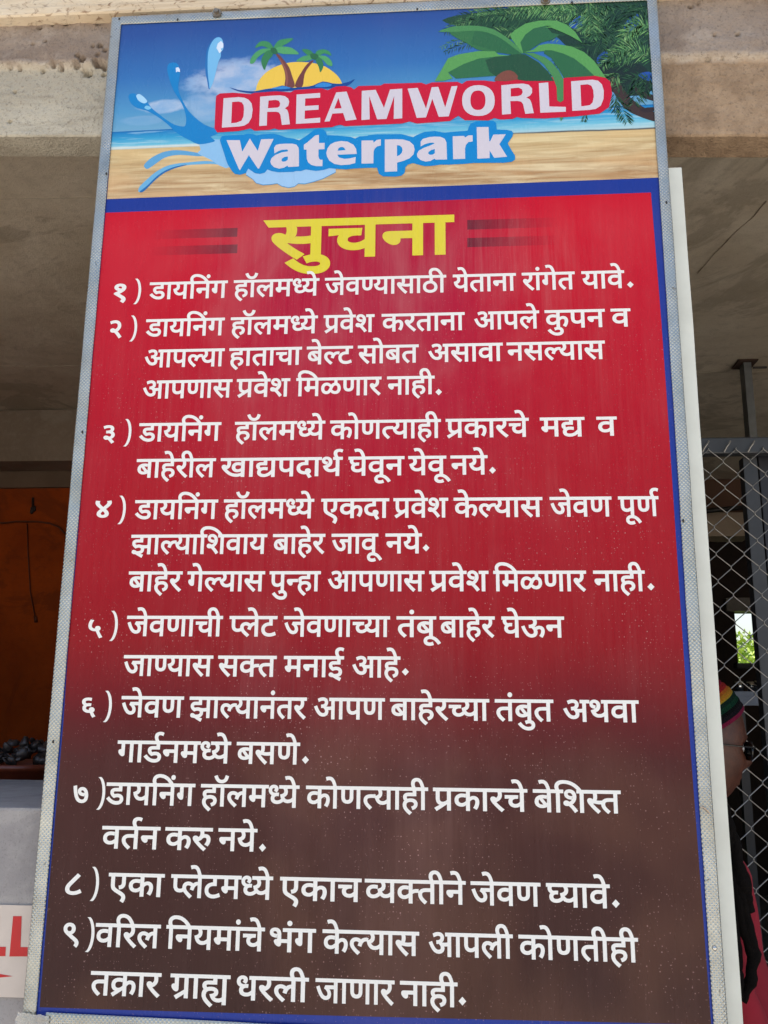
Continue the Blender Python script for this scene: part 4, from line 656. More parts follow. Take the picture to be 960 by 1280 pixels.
tb = empty('inner_table', (-1.3, cy+.45, 0), 'brown table inside the serving room carrying the tub', 'table')
M_TABLE = plain('brown table wood', srgb(96, 54, 30), .5)
tz = ct-.10
boxo('tabletop', (-2.3, -.7, cy+.04, cy+.75, tz-.03, tz), M_TABLE, tb, .004)
for sx in (-2.24, -.8):
    for sy in (cy+.09, cy+.66): boxo('leg', (sx, sx+.05, sy, sy+.05, .03, tz-.03), M_TABLE, tb)
tc = at_y(30, 950, cy+.32); tr = .155; 
tub = empty('brown_tub', (tc.x, tc.y, tz), 'brown plastic tub heaped with dark metal pieces on the inner table', 'tub')
trim = at_y(30, 953, cy+.32).z
bm = bmesh.new()
lathe(bm, (tc.x, tc.y, tz+.001), [(tr*.78, 0), (tr*.97, trim-tz-.02), (tr*1.04, trim-tz-.016), (tr*1.04, trim-tz), (tr*.96, trim-tz), (tr*.93, trim-tz-.03), (tr*.74, .01)], 40)
link('tub', bm, plain('brown plastic', srgb(118, 52, 32), .35), tub, True)
M_BITS = plain('dark crumpled metal', srgb(70, 62, 60), .42, .5)
hb = bmesh.new()
for i in range(90):
    a = rnd.uniform(0, 6.28); r = tr*.82*math.sqrt(rnd.random()); h = (1-(r/tr)**2)*.075
    c = Vector((tc.x+r*math.cos(a), tc.y+r*math.sin(a), trim-.012+h*rnd.uniform(.5, 1.05)))
    if i % 3 == 0:                                   # handles and bent strips sticking out of the heap
        d_ = Vector((rnd.gauss(0, 1), rnd.gauss(0, 1), rnd.uniform(0, .7))).normalized(); l_ = rnd.uniform(.02, .05)
        tube(hb, [c-d_*l_*.5, c, c+d_*l_*.5+Vector((0, 0, .008))], [.003, .0042, .0028], 5); continue
    r_ = bmesh.ops.create_icosphere(hb, subdivisions=2, radius=rnd.uniform(.006, .021), matrix=Matrix.Translation(c) @ Matrix.Rotation(rnd.uniform(0, 3), 4, 'X') @ Matrix.Rotation(rnd.uniform(0, 3), 4, 'Z') @ Matrix.Diagonal((1, 1, rnd.uniform(.25, .9), 1)))
    for v in r_["verts"]: v.co += noise.noise_vector(v.co*70)*.011
tag(link("metal_pieces", hb, M_BITS, smooth=True), "heap of small dark crumpled metal pieces filling the brown tub", "metal scrap", kind="stuff")

# cables on the orange wall
yw = 5.31
bm = bmesh.new(); tube(bm, [at_y(x, y, yw) for x, y in ((-60, 655), (-20, 652), (4, 654), (20, 652), (45, 652), (62, 654), (74, 659), (82, 668))], .006, 6)
tag(link('wall_cable', bm, plain('brown cable', srgb(92, 48, 26), .6), smooth=True), 'dark cable running across the orange wall', 'cable')
bm = bmesh.new(); tube(bm, [at_y(x, y, yw) for x, y in ((34, 655), (35, 690), (38, 740), (44, 772))], .004, 5); tube(bm, [at_y(44, 770, yw), at_y(45, 778, yw)], .011, 6)
tag(link('hanging_cable', bm, plain('brown flex', srgb(96, 48, 24), .6), smooth=True), 'thin flex hanging down the orange wall from the cable', 'cable')
bm = bmesh.new(); tube(bm, [at_y(41, 622, yw), at_y(41, 640, yw)], .008, 6)
for k in range(5):
    bmesh.ops.create_icosphere(bm, subdivisions=1, radius=.012, matrix=Matrix.Translation(at_y(41+rnd.uniform(-2, 2), 634+k*1.6, yw)))
tag(link('wall_hook', bm, plain('dark iron', srgb(40, 26, 20), .6)), 'small dark hook on the orange wall above the cable', 'hook')

# ------------------------------------------------------------------ steel post under the ceiling, mesh fence
M_STEEL = plain('grey painted steel', srgb(112, 116, 118), .5, .3)
pt = at_z(932, 452, ZC); ply = pt.y
post = empty('steel_post', (pt.x, ply, .03), 'grey square steel post fixed into the ceiling behind the mesh fence', 'post')
boxo('post', (pt.x-.018, pt.x+.022, ply-.02, ply+.05, .03, ZC-.006), M_STEEL, post, .003)
boxo('top_plate', (pt.x-.05, pt.x+.05, ply-.05, ply+.08, ZC-.012, ZC-.004), plain('rusty plate', srgb(70, 52, 42), .8), post, .002)
bm = bmesh.new(); tube(bm, [(pt.x+.02, ply-.04, ZC-.05), (pt.x+.09, ply-.04, ZC-.05)], .006, 6); link('bolt', bm, plain('iron bolt', srgb(60, 56, 54), .5, .6), post)

YM = 2.62
fe = empty('mesh_fence', (1.05, YM, 0), 'grey framed chain link mesh gate behind the right edge of the board', 'fence')
rz0 = at_y(905, 569, YM).z; rz1 = at_y(905, 549, YM).z
gx0 = .50; gx1 = at_y(975, 900, YM).x
M_RAIL = plain('painted gate tube', srgb(60, 62, 66), .45, .2, .15, 20, .1)
boxo('top_rail', (gx0, gx1+.8, YM-.02, YM+.02, rz0, rz1), M_RAIL, fe, .004)
mu = at_y(936, 700, YM+.05); mv = at_y(949, 700, YM+.05)
boxo('upright', (mu.x, mv.x+.012, YM+.03, YM+.07, .04, rz0+.002), M_RAIL, fe, .003)
mu2 = at_y(955, 700, YM+.10)
boxo('upright', (mu2.x, mu2.x+.05, YM+.075, YM+.125, .04, rz1+.02), plain('dark inner upright', srgb(44, 46, 54), .5, .2), fe, .003)
boxo('bottom_rail', (gx0, gx1+.8, YM-.02, YM+.02, .06, .10), M_RAIL, fe, .004)
boxo('upright', (gx1+.8, gx1+.85, YM-.02, YM+.02, .04, rz1), M_RAIL, fe, .003)
M_WIRE = plain('galvanised wire', srgb(154, 152, 148), .4, .6, .1, 60, .05)
cell = .0795; bm = bmesh.new(); P = []; n = int((rz0+.012-.09)/(cell/2))
ztop = rz0+.012
for k in range(n+1):
    s = 1 if k % 2 else -1
    for (fz, fx) in ((-.10, .93), (0, 1.0), (.10, .93)):
        P.append((s*cell*.25*fx+s*.0006, .0032*s*(1 if abs(fz) < .05 else .3), -k*cell/2-fz*cell/2))
tube(bm, P, .0016, 5)
wire = bpy.data.meshes.new('wire'); bm.to_mesh(wire); bm.free(); wire.materials.append(M_WIRE)
for p in wire.polygons: p.use_smooth = True
k = 0; x = gx0+.06
off = at_y(909, 585, YM).x; x = off-math.floor((off-gx0-.05)/(cell/2))*(cell/2)
while x < gx1+.78:
    o = bpy.data.objects.new('wire', wire); COL.objects.link(o); o.parent = fe; o.location = Vector((x, YM-.028, ztop))-fe.location; o.rotation_euler = (0, 0, 0 if k % 2 == 0 else math.pi)
    x += cell/2; k += 1
# twisted tie wires over the rail
for px in (878, 905, 935):
    bm = bmesh.new(); tube(bm, [at_y(px, 565, YM-.03), at_y(px+3, 559, YM-.034), at_y(px+6, 555, YM-.034), at_y(px+8, 551, YM-.03)], .0022, 5); link('tie_wire', bm, M_WIRE, fe)

# table far inside with steel cups, bluish edge
YT = 5.6; a = at_y(922, 864, YT); b = at_y(962, 882, YT)
ta = empty('dining_table', (a.x+.6, YT+.4, .03), 'blue grey edged table in the dining room seen through the mesh', 'table')
M_BLUE = plain('blue grey laminate', srgb(112, 126, 152), .4)
boxo('tabletop', (a.x-.05, a.x+1.5, YT, YT+.8, a.z-.03, a.z), M_BLUE, ta, .003)
boxo('apron', (a.x-.03, a.x+1.48, YT+.004, YT+.03, b.z, a.z-.03), M_BLUE, ta)
for sx in (a.x, a.x+1.4):
    for sy in (YT+.05, YT+.7): boxo('leg', (sx, sx+.05, sy, sy+.05, .03, b.z+.002), plain('dark leg', srgb(60, 60, 66), .5), ta)
M_CUP = plain('polished steel', srgb(210, 210, 212), .15, 1.0, .03)
for i, px in enumerate((924, 939, 949, 955)):
    v = at_y(px, 858, YT+.12+.1*(i % 2)); 
    bm = bmesh.new(); lathe(bm, (v.x, v.y, a.z+.001), [(.022, 0), (.03, .06+.004*i), (.027, .06+.004*i), (.02, .006)], 14)
    tag(link('steel_cup', bm, M_CUP, smooth=True), ('leftmost', 'second from left', 'third from left', 'rightmost')[i]+' of the small steel cups on the blue grey table', 'cup')

# greenery beyond the far window
M_LEAF = [plain('sunlit leaf '+str(i), c, .5, 0, .2, 3, .05) for i, c in enumerate((srgb(146, 166, 56), srgb(178, 194, 84), srgb(100, 130, 50)))]
for m in M_LEAF:
    m.node_tree.nodes['Principled BSDF'].inputs['Subsurface Weight'].default_value = 0
    tb_ = m.node_tree.nodes['Principled BSDF'].inputs['Transmission Weight']; tb_.default_value = 0
wc = at_y(936, 800, 16.0); H1 = at_y(936, 806, 15.5).z; H2 = at_y(936, 790, 19).z
tag(boxo('grass_lawn', (-12, 22, 9.2, 40, .001, .012), plain('lawn', srgb(120, 150, 66), .9, 0, .25, 6, .3)), kind='structure')
def bush(name, c, rx, ry, rz, n, lw, label):
    root = empty(name, (c[0], c[1], 0), label, 'bush')
    bm = bmesh.new(); mats = M_LEAF; me = bpy.data.meshes.new('foliage')
    for i in range(n):
        a = rnd.uniform(0, 6.283); e = math.acos(rnd.uniform(-.3, 1)); r = rnd.uniform(.5, 1)**.4*(1+.25*noise.noise(Vector((a, e, c[0]))))
        p = Vector((c[0]+rx*r*math.sin(e)*math.cos(a), c[1]+ry*r*math.sin(e)*math.sin(a), max(.05, c[2]+rz*r*math.cos(e))))
        d = Vector((rnd.gauss(0, 1), rnd.gauss(0, 1), rnd.gauss(.4, .6))).normalized(); s = d.cross(Vector((rnd.random(), rnd.random(), rnd.random()))).normalized()
        L = lw*rnd.uniform(.8, 1.8); W = L*.22
        f = bm.faces.new([bm.verts.new(q) for q in (p, p+d*L*.5+s*W, p+d*L, p+d*L*.5-s*W)]); f.material_index = rnd.choice((0, 0, 1, 1, 2))
    bm.to_mesh(me); bm.free()
    for m in mats: me.materials.append(m)
    o = link('foliage', me, None, root); o['kind'] = 'stuff'
    bm = bmesh.new(); tube(bm, [(c[0], c[1], 0), (c[0]+.05, c[1], c[2]+rz*.3)], [.06, .03], 6); link('stem', bm, plain('bark', srgb(90, 74, 56), .9), root)
bush('leafy_bush', (wc.x-.4, 15.5, H1*.45), 1.5, 1.0, H1*.5, 9000, .07, 'low yellow green bush outside the far window')
bush('leafy_bush', (wc.x+.9, 19, H2*.45), 2.2, 1.5, H2*.5, 9000, .10, 'taller bright green bush behind the low one outside the far window')
# spiky palm beyond
PH = at_y(936, 778, 22).z-.3
pl = empty('spiky_palm', (wc.x-.1, 22, 0), 'spiky palm standing beyond the bushes outside the far window', 'palm')
bm = bmesh.new(); tube(bm, [(wc.x-.1, 22, 0), (wc.x, 22, PH)], [.12, .09], 8); link('trunk', bm, plain('palm bark', srgb(110, 92, 70), .9), pl)
for i in range(16):
    a = i*2.4; bm = bmesh.new(); P = []
    el = rnd.uniform(.3, 1.2)
    for k in range(6):
        t = k/5; r = 1.1*t; P.append(Vector((wc.x+math.cos(a)*r*math.cos(el), 22+math.sin(a)*r*math.cos(el), PH+r*math.sin(el)-.5*t*t)))
    s = Vector((-math.sin(a), math.cos(a), 0))
    vv = [(bm.verts.new(p+s*.05*(1-k/5.2)), bm.verts.new(p-s*.05*(1-k/5.2))) for k, p in enumerate(P)]
    for u, v in zip(vv, vv[1:]): bm.faces.new((u[0], u[1], v[1], v[0]))
    link('frond', bm, M_LEAF[2], pl)

# ================================================================== THE NOTICE BOARD
TL, TR, BR, BL = bd(152, 32), bd(808, 1.5), (.4420, -.545+EYE), (-.7345, -.5277+EYE)
bx0, bx1 = -.7345, .4405; bz0, bz1 = bd(100, 1266)[1]-.002, bd(480, 16)[1]
bz0 = bd(300, 1276.5)[1]
FWD = .0245
nb = empty('notice_board', (-.147, DIST, bz0-.03), 'tall red and blue framed notice board of white Marathi rules under a waterpark beach picture', 'notice board')
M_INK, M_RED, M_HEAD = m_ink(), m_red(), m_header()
M_ALU = m_frame()
boxo('backing_sheet', (bx0-.010, bx1+.010, DIST+.001, DIST+.018, bz0-.02, bz1+.02), plain('backing ply', srgb(150, 130, 104), .8), nb)
M_BLUEINK = NT('printed vinyl blue'); c_, r_, n_ = dust_and_sheen(M_BLUEINK, srgb(26, 52, 138), .7); M_BLUEINK = M_BLUEINK.fin(c_, r_, 0, n_, .2)
bm = bmesh.new(); vs = [bm.verts.new((x, DIST, z)) for x, z in ((bx0-.004, bz0-.004), (bx1+.004, bz0-.004), (bx1+.004, bz1+.004), (bx0-.004, bz1+.004))]; bm.faces.new(vs)
banner = link('printed_banner', bm, M_BLUEINK, nb)
p = Print(.0002)
p.px([(151, 31), (808.5, .5), (823, 222), (133.6, 249)], (1, 1, 1, 1))
p.build('beach_picture', M_HEAD, banner)
p = Print(.0002)
p.px([(132.0, 266), (813.6, 240.7), (826.5, 400), (833.6, 500), (846.5, 698), (857.4, 860), (889, 1281), (450, 1270.5), (140, 1262), (49.5, 1259), (55.8, 1180), (63, 1090), (71, 1000), (79.5, 900), (86, 800), (95.2, 700), (103, 600), (120, 400)], (1, 1, 1, 1))
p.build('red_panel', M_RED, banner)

WHITE = srgb(226, 226, 222); YEL = srgb(214, 200, 54)
ORD = ['first', 'second', 'third', 'fourth', 'fifth', 'sixth', 'seventh', 'eighth', 'ninth', 'tenth', 'eleventh', 'twelfth', 'thirteenth', 'fourteenth', 'fifteenth', 'sixteenth', 'seventeenth', 'eighteenth']
def glyph_cs(gl, bold, thin={}):
    out = []
    for g, gx, gy in gl:
        for c in flat(GLYPHS[g]): out.append(grow([((x+gx)*.06, (y+gy)*.06) for x, y in c], bold))   # in mm
    return out
for li, (hz, fz, W, N, Dd) in enumerate(LINES):
    title = li == len(LINES)-1
    p = Print(.0005); s = .0374/622 if not title else (hz-fz)/640; hz += EYE
    for gl, x0, x1, e0, e1 in W:
        sx = (x1-x0-(.018 if title else .0018))/(e1-e0); sx = sx if title else max(.94, min(1.08, sx/6.05e-5))*6.05e-5
        xm = (x0+x1)/2; k = sx/6e-5; kz = s/6e-5
        cs = None if title else glyph_cs(gl, .96)
        if title:
            cs = []
            for g, gx, gy in gl:
                for c in flat(GLYPHS[g], 5): cs.append(grow([((x+gx)*sx*1000, (y+gy)*s*1000) for x, y in c], 3.9))
            cs = [[(x/1000+x0+.009-e0*sx, hz-s*622-.004+z/1000) for x, z in c] for c in cs]
            # slanted ends of the head stroke
            cs = [[(x+(-.012*max(0, (z-(hz-.016))/.016) if x < x0+.03 and z > hz-.016 else 0)+(.010*max(0, (hz-z)/.016) if x > x1-.014 and z > hz-.017 else 0), z) for x, z in c] for c in cs]
        else:
            cs = [[((x/1000)*k+xm-(e0+e1)/2*sx, hz-s*622+z/1000*kz) for x, z in c] for c in cs]
        p.add(cs, YEL if title else WHITE)
    if N:
        gl, ax, az, cx, cz, q0, q1 = N
        cs = glyph_cs(gl, 1.15); xs = [x for c in cs for x, z in c]; zs = [z for c in cs for x, z in c]
        fx = (cx-ax)/(max(xs)-min(xs)); fzz = (az-cz)/(max(zs)-min(zs))
        p.add([[(ax+(x-min(xs))*fx, cz+EYE+(z-min(zs))*fzz) for x, z in c] for c in cs], WHITE)
        hc = hz-.0374*.5; H = .030; wd = .0125                     # closing bracket
        outer = [(q1-wd+wd*math.cos(t)*1.0, hc+H*math.sin(t)) for t in np.linspace(-1.35, 1.35, 15)]
        inner = [(q1-wd-.0052+(wd)*math.cos(t)*.98, hc+H*math.sin(t)*.985) for t in np.linspace(1.35, -1.35, 15)]
        p.add([[(float(a), float(b)) for a, b in outer+inner]], WHITE)
    if Dd:
        r = .0066; z = Dd[1]+EYE; p.add([[(Dd[0]+r, z), (Dd[0], z+r*1.05), (Dd[0]-r, z), (Dd[0], z-r*1.05)]], WHITE)
    if title: p.build('heading_lettering', M_INK, banner, 'large yellow heading lettering')
    else: p.build('lettering_line', M_INK, banner, 'white lettering of the %s line of the rules' % ORD[li])

# ---- the picture's printed shapes
G = lambda *c: srgb(*c)
def shp(prt, name_, col, origin, sc, pts, sm=3, holes=()):
    prt.px(pts, col, origin, sc, sm, holes)
# real palms printed behind, frond by frond
p = Print(.00035)
rr = random.Random(11)
for poly, col in (([(716, 3), (808, 0), (814, 70), (812, 92), (770, 100), (740, 96), (722, 70), (700, 50), (690, 30)], G(30, 58, 48)), ([(560, 22), (700, 6), (716, 40), (650, 50), (600, 42), (575, 34)], G(34, 70, 52)), ([(742, 86), (800, 80), (815, 112), (790, 120), (760, 112)], G(28, 44, 42))):
    p.px(poly, col, sm=4)
# gaps of printed sky inside the crown
for poly in ([(713, 28), (724, 20), (732, 24), (730, 33), (719, 36), (712, 33)], [(784, 24), (794, 17), (801, 22), (796, 32), (786, 40), (780, 36)], [(748, 70), (758, 64), (760, 72), (752, 80), (746, 78)], [(798, 93), (812, 90), (814, 101), (804, 99)]):
    p2 = Print(.00042); p2.px(poly, G(36, 78, 158), sm=3); p2.build('printed_sky_gap', M_INK, banner)
def frond(prt, a, b, sag, n, L, cols, spread=1.0, w=.0011):
    a = Vector(bd(*a)); b = Vector(bd(*b)); ax = (b-a); ln = ax.length; t0 = ax.normalized()
    for i in range(n):
        t = (i+.5)/n; base = a+ax*t+Vector((0, sag*4*t*(1-t)))
        tang = (ax+Vector((0, sag*4*(1-2*t)))).normalized()
        for sgn in (1, -1):
            nn = Vector((-tang.y, tang.x))*sgn
            d = (tang*.75+nn*spread+Vector((0, -.55))).normalized(); d = (d+Vector((rr.gauss(0, .12), rr.gauss(0, .12)))).normalized()
            l = L*(.35+.8*math.sin(math.pi*min(1, t*.85+.12)))*rr.uniform(.75, 1.1); q = Vector((-d.y, d.x))*w*rr.uniform(.7, 1.2)
            m = base+d*l*.5
            m += Vector((0, .0012))
            k = len(prt.v)
            for c in (base, m+q, base+d*l, m-q): prt.v.append((c.x, prt.y-.000002*len(prt.f)*0, c.y))
            prt.f.append([k, k+1, k+2, k+3]); prt.c.append(rr.choice(cols))
DG = [G(34, 70, 50), G(44, 84, 56), G(28, 56, 46), G(60, 100, 66)]; MG = [G(64, 112, 70), G(88, 138, 84), G(48, 92, 60), G(110, 150, 96)]; LG = [G(104, 158, 92), G(130, 176, 110), G(80, 134, 80), G(60, 110, 70)]
layers = []
FR = [
    ((800, 12), (690, 8), .01, 40, .034, DG), ((812, 20), (720, 30), .02, 40, .036, DG), ((812, 50), (730, 50), .02, 36, .036, DG), ((790, 60), (715, 70), .02, 34, .034, DG), ((740, 70), (724, 100), .0, 20, .03, DG), ((660, 20), (560, 34), .014, 40, .022, MG), ((812, 100), (770, 112), .012, 20, .03, DG), ((720, 12), (640, 10), .01, 36, .026, LG), ((760, 6), (724, 40), .0, 26, .03, MG),
    *[
    ((700, 45), (556, 40), .035, 46, .034, DG), ((690, 30), (570, 22), .018, 40, .030, DG), ((700, 20), (590, 16), .012, 36, .026, MG),
    ((735, 60), (690, 100), .02, 26, .04, DG), ((700, 50), (552, 60), .03, 46, .022, MG), ((640, 55), (556, 66), .016, 30, .018, DG),
    ((740, 40), (662, 12), .02, 30, .032, LG), ((760, 40), (700, 22), .03, 30, .035, MG), ((770, 20), (728, 5), .0, 26, .04, DG),
    ((745, 5), (752, 60), .0, 26, .035, DG), ((735, 2), (742, 48), .0, 26, .034, MG), ((800, 2), (770, 40), .0, 26, .04, DG), ((812, 6), (790, 24), .0, 18, .035, DG),
    ((815, 40), (775, 52), .022, 26, .032, LG), ((814, 34), (784, 44), .02, 24, .028, MG), ((815, 76), (752, 84), .03, 34, .034, LG), ((814, 70), (764, 70), .022, 30, .03, MG),
    ((790, 88), (752, 78), .018, 26, .03, DG), ((800, 90), (792, 130), .0, 22, .036, DG), ((812, 92), (806, 118), .0, 16, .03, DG),
    ((775, 92), (760, 100), .0, 12, .03, MG), ((770, 120), (784, 152), .0, 18, .030, DG), ((768, 116), (770, 140), .0, 12, .022, DG), ((732, 142), (730, 152), .0, 6, .012, DG)]]
for i, (a, b, sag, n, L, cols) in enumerate(FR):
    q = Print(.00048+.000012*i) ; frond(q, a, b, sag, n, L, cols); layers.append(q)
tr_ = Print(.00049)
tr_.px([(764, 96), (772, 100), (780, 112), (790, 124), (804, 134), (820, 142), (820, 152), (800, 146), (784, 138), (772, 124), (764, 108)], G(62, 48, 46), sm=4)
tr_.px([(792, 106), (806, 116), (820, 120), (820, 127), (804, 122), (794, 114)], G(52, 42, 44), sm=3)
tr_.px([(800, 136), (820, 134), (820, 138), (806, 141)], G(52, 42, 44), sm=2)
tr_.build('printed_palm_trunk', M_INK, banner)
allf = Print(0)
for q in layers:
    k = len(allf.v); allf.v += q.v; allf.f += [[i+k for i in f] for f in q.f]; allf.c += q.c
p.build('printed_palm_shade', M_INK, banner)
o = allf.build('printed_palm_fronds', M_INK, banner)

# splash, droplets
O4, s4 = (150, 30), 6.095
p = Print(.00036)
p.px([(185,1090),(190,1065),(240,1020),(320,980),(400,963),(480,965),(580,980),(660,1000),(600,1008),(500,1000),(420,1000),(340,1020),(280,1060),(230,1095),(205,1105)], G(92,156,200), O4, s4, 3)
p.px([(140,1275),(150,1240),(200,1190),(270,1130),(350,1085),(430,1065),(520,1055),(640,1045),(720,1050),(820,1075),(820,1088),(720,1068),(600,1070),(500,1078),(420,1095),(340,1130),(270,1180),(210,1240),(165,1280)], G(104,168,208), O4, s4, 3)
p.px([(605,915),(650,890),(730,880),(800,905),(842,1090),(760,1080),(700,1040),(650,1015),(590,985),(615,960)], G(136,184,222), O4, s4, 2)
p.build('printed_wave_spray', M_INK, banner)
p = Print(.00046)
p.px([(150,1278),(210,1230),(270,1170),(340,1120),(420,1088),(500,1072),(500,1078),(425,1098),(345,1132),(275,1184),(215,1244),(175,1280)], G(40,104,164), O4, s4, 3)
p.px([(65,560),(75,535),(110,530),(160,555),(205,590),(240,640),(300,690),(360,735),(420,770),(480,782),(500,770),(505,720),(490,650),(455,580),(415,520),(385,450),(365,380),(360,330),(380,298),(430,298),(456,340),(456,400),(445,470),(450,520),(480,590),(520,660),(580,720),(640,765),(700,790),(740,800),(740,840),(690,860),(725,890),(690,905),(600,918),(540,890),(480,860),(420,820),(380,780),(320,730),(260,690),(200,660),(130,640),(85,605)], G(24,124,190), O4, s4, 2)
p.px([(652,290),(662,200),(690,145),(730,105),(760,102),(700,160),(675,260),(672,360),(680,440),(684,495),(674,490),(664,430),(652,370)], G(34,110,176), O4, s4, 3)
p.px([(668,300),(672,220),(690,160),(720,115),(755,102),(780,120),(788,160),(786,195),(770,215),(768,250),(750,290),(735,350),(715,430),(686,495),(678,450),(670,380)], G(112,178,222), O4, s4, 3)
p.build('printed_splash', M_INK, banner)
p = Print(.00056)
def drop(pts, col, sm):
    q = Print(.00056); q.px(pts, col, O4, s4, sm); q.build('printed_droplet', M_INK, banner)
drop([(125,545),(150,535),(190,565),(208,592),(185,606),(150,592),(132,570)], G(160,204,232), 3)
drop([(425,335),(445,330),(456,345),(458,368),(440,362),(428,370)], G(206,218,236), 0)
drop([(735,185),(745,150),(770,130),(788,150),(788,180),(768,190),(775,205),(758,225),(748,205)], G(206,220,236), 0)
drop([(185,640),(205,622),(240,640),(215,655)], G(120,186,222), 2)

# logo: sun, palms, wave
O5, s5 = (305, 40), 6.857
p = Print(.00050)
p.px([(103,500),(110,460),(140,400),(200,340),(280,295),(380,265),(480,258),(600,268),(700,300),(780,355),(820,400),(838,440),(838,470),(100,520)], G(226,190,76), O5, s5, 3)
p.build('printed_sun', M_INK, banner)
p = Print(.00060)
p.px([(275,195),(300,195),(340,240),(385,300),(410,370),(435,470),(352,470),(355,400),(345,330),(310,250)], G(112,66,62), O5, s5, 3)
p.px([(575,250),(597,250),(548,310),(518,370),(500,470),(438,470),(455,410),(490,350),(530,290)], G(108,62,60), O5, s5, 3)
p.px([(300,225),(330,260),(365,330),(378,400),(372,460),(360,460),(362,400),(350,330),(318,258)], G(140,86,76), O5, s5, 3)
p.px([(255,140),(215,88),(150,80),(110,110),(98,138),(150,122),(200,138),(240,158)], G(62,134,84), O5, s5, 3)
p.px([(240,150),(170,143),(110,168),(65,218),(52,268),(85,268),(120,218),(190,172)], G(76,150,96), O5, s5, 3)
p.px([(243,155),(190,168),(155,220),(150,270),(175,328),(192,290),(214,240),(247,200)], G(54,120,76), O5, s5, 3)
p.px([(255,135),(290,80),(340,62),(422,56),(390,88),(330,122),(275,152)], G(64,138,88), O5, s5, 3)
p.px([(260,150),(310,128),(380,130),(430,150),(472,190),(410,192),(340,190),(288,176)], G(82,156,100), O5, s5, 3)
p.px([(600,198),(562,155),(498,150),(520,180),(560,208)], G(58,128,80), O5, s5, 3)
p.px([(603,208),(540,203),(490,218),(448,252),(520,252),(585,235)], G(76,148,94), O5, s5, 3)
p.px([(613,202),(623,165),(680,150),(730,168),(748,205),(690,185),(640,208)], G(62,136,86), O5, s5, 3)
p.px([(635,208),(700,208),(750,250),(756,292),(720,286),(680,245)], G(80,154,98), O5, s5, 3)
p.px([(628,215),(662,230),(682,290),(655,348),(640,300),(616,250)], G(52,116,74), O5, s5, 3)
p.px([(570,190),(620,188),(640,215),(610,240),(575,225)], G(44,100,66), O5, s5, 3)
p.px([(232,140),(270,140),(290,185),(255,190),(232,170)], G(44,100,66), O5, s5, 3)
p.build('printed_palm_emblem', M_INK, banner)
p = Print(.00070)
OR1, sR1 = (265, 95), 6.0
p.px([(130,86),(200,106),(290,116),(340,112),(400,100),(470,90),(530,72),(600,90),(700,82),(760,72),(830,42),(900,56),(960,60),(1000,52),(1040,40),(1072,24),(1040,60),(1000,80),(960,92),(820,96),(600,112),(340,132),(290,132),(200,117)], G(20,70,140), OR1, sR1, 2)
p.px([(440,96),(530,78),(590,92),(520,100)], G(52,130,200), OR1, sR1, 3)
p.px([(770,80),(830,50),(900,66),(860,84)], G(52,130,200), OR1, sR1, 3)
p.build('printed_wave', M_INK, banner)

# big cartoon palm
O7, s7 = (540, 0), 6.0; f8 = lambda L: [((680+x/6.4-540)*6.0, y/6.4*6.0) for x, y in L]
LT, MD, DK, DD = G(86,150,82), G(72,132,80), G(46,100,66), G(38,78,56)
p = Print(.00106)
p.px([(130,240),(320,232),(420,245),(520,290),(600,350),(672,408),(600,412),(520,400),(440,390),(340,375),(250,320),(190,290)], G(52,108,68), O7, s7, 2)
p.px([(320,235),(420,247),(520,292),(600,352),(672,406),(600,412),(520,400),(470,385),(290,330)], DK, O7, s7, 0)
p.px([(120,545),(240,482),(350,442),(480,427),(640,408),(682,420),(640,560),(560,600),(480,570),(300,583),(180,592)], G(48,104,68), O7, s7, 0)
p.px([(400,452),(480,427),(640,408),(700,410),(800,470),(870,540),(915,610),(700,610),(640,600),(480,575),(430,540)], DD, O7, s7, 0)
p.px([(660,322),(700,260),(760,215),(850,192),(900,250),(960,262),(900,300),(820,322),(760,360),(705,402),(680,402)], DK, O7, s7, 0)
p.px(f8([(0,400),(60,400),(150,425),(240,465),(330,535),(400,610),(160,625),(120,560),(60,470),(0,430)]), DK, O7, s7, 0)
p.px([(500,560),(560,530),(620,545),(640,600),(470,610)], G(120,72,60), O7, s7, 2)
p.build('printed_big_palm_shade', M_INK, banner)
p = Print(.00116)
p.px([(45,240),(130,208),(220,196),(350,197),(450,220),(550,275),(640,350),(684,404),(660,396),(600,352),(520,292),(420,247),(320,232),(200,240),(130,242)], MD, O7, s7, 2)
p.px([(20,612),(80,510),(120,440),(200,410),(350,385),(470,388),(500,412),(585,420),(480,427),(350,442),(240,482),(120,545),(155,590),(90,608)], LT, O7, s7, 0)
p.px([(585,262),(620,230),(700,180),(800,158),(900,155)]+f8([(0,166),(100,168),(180,200),(250,260),(308,350),(290,335),(210,290),(150,262),(60,225),(0,222)])+[(900,198),(850,196),(760,217),(700,262),(662,322),(684,404),(640,352),(600,302)], LT, O7, s7, 0)
p.px([(690,395),(760,375),(800,342),(870,330),(960,335)]+f8([(0,355),(100,355),(220,375),(320,420),(400,490),(450,560),(495,625),(400,608),(330,540),(240,470),(150,430),(60,405),(0,405)])+[(850,385),(760,392)], LT, O7, s7, 0)
p.px([(690,400),(760,400),(840,430)]+f8([(0,455),(60,500),(120,570),(155,640),(155,805),(130,822),(105,805),(100,700),(70,620),(0,520)])+[(880,520),(800,455),(740,420)], MD, O7, s7, 0)
p.px(f8([(125,940),(155,945),(135,972)]), MD, O7, s7, 0)
big = p

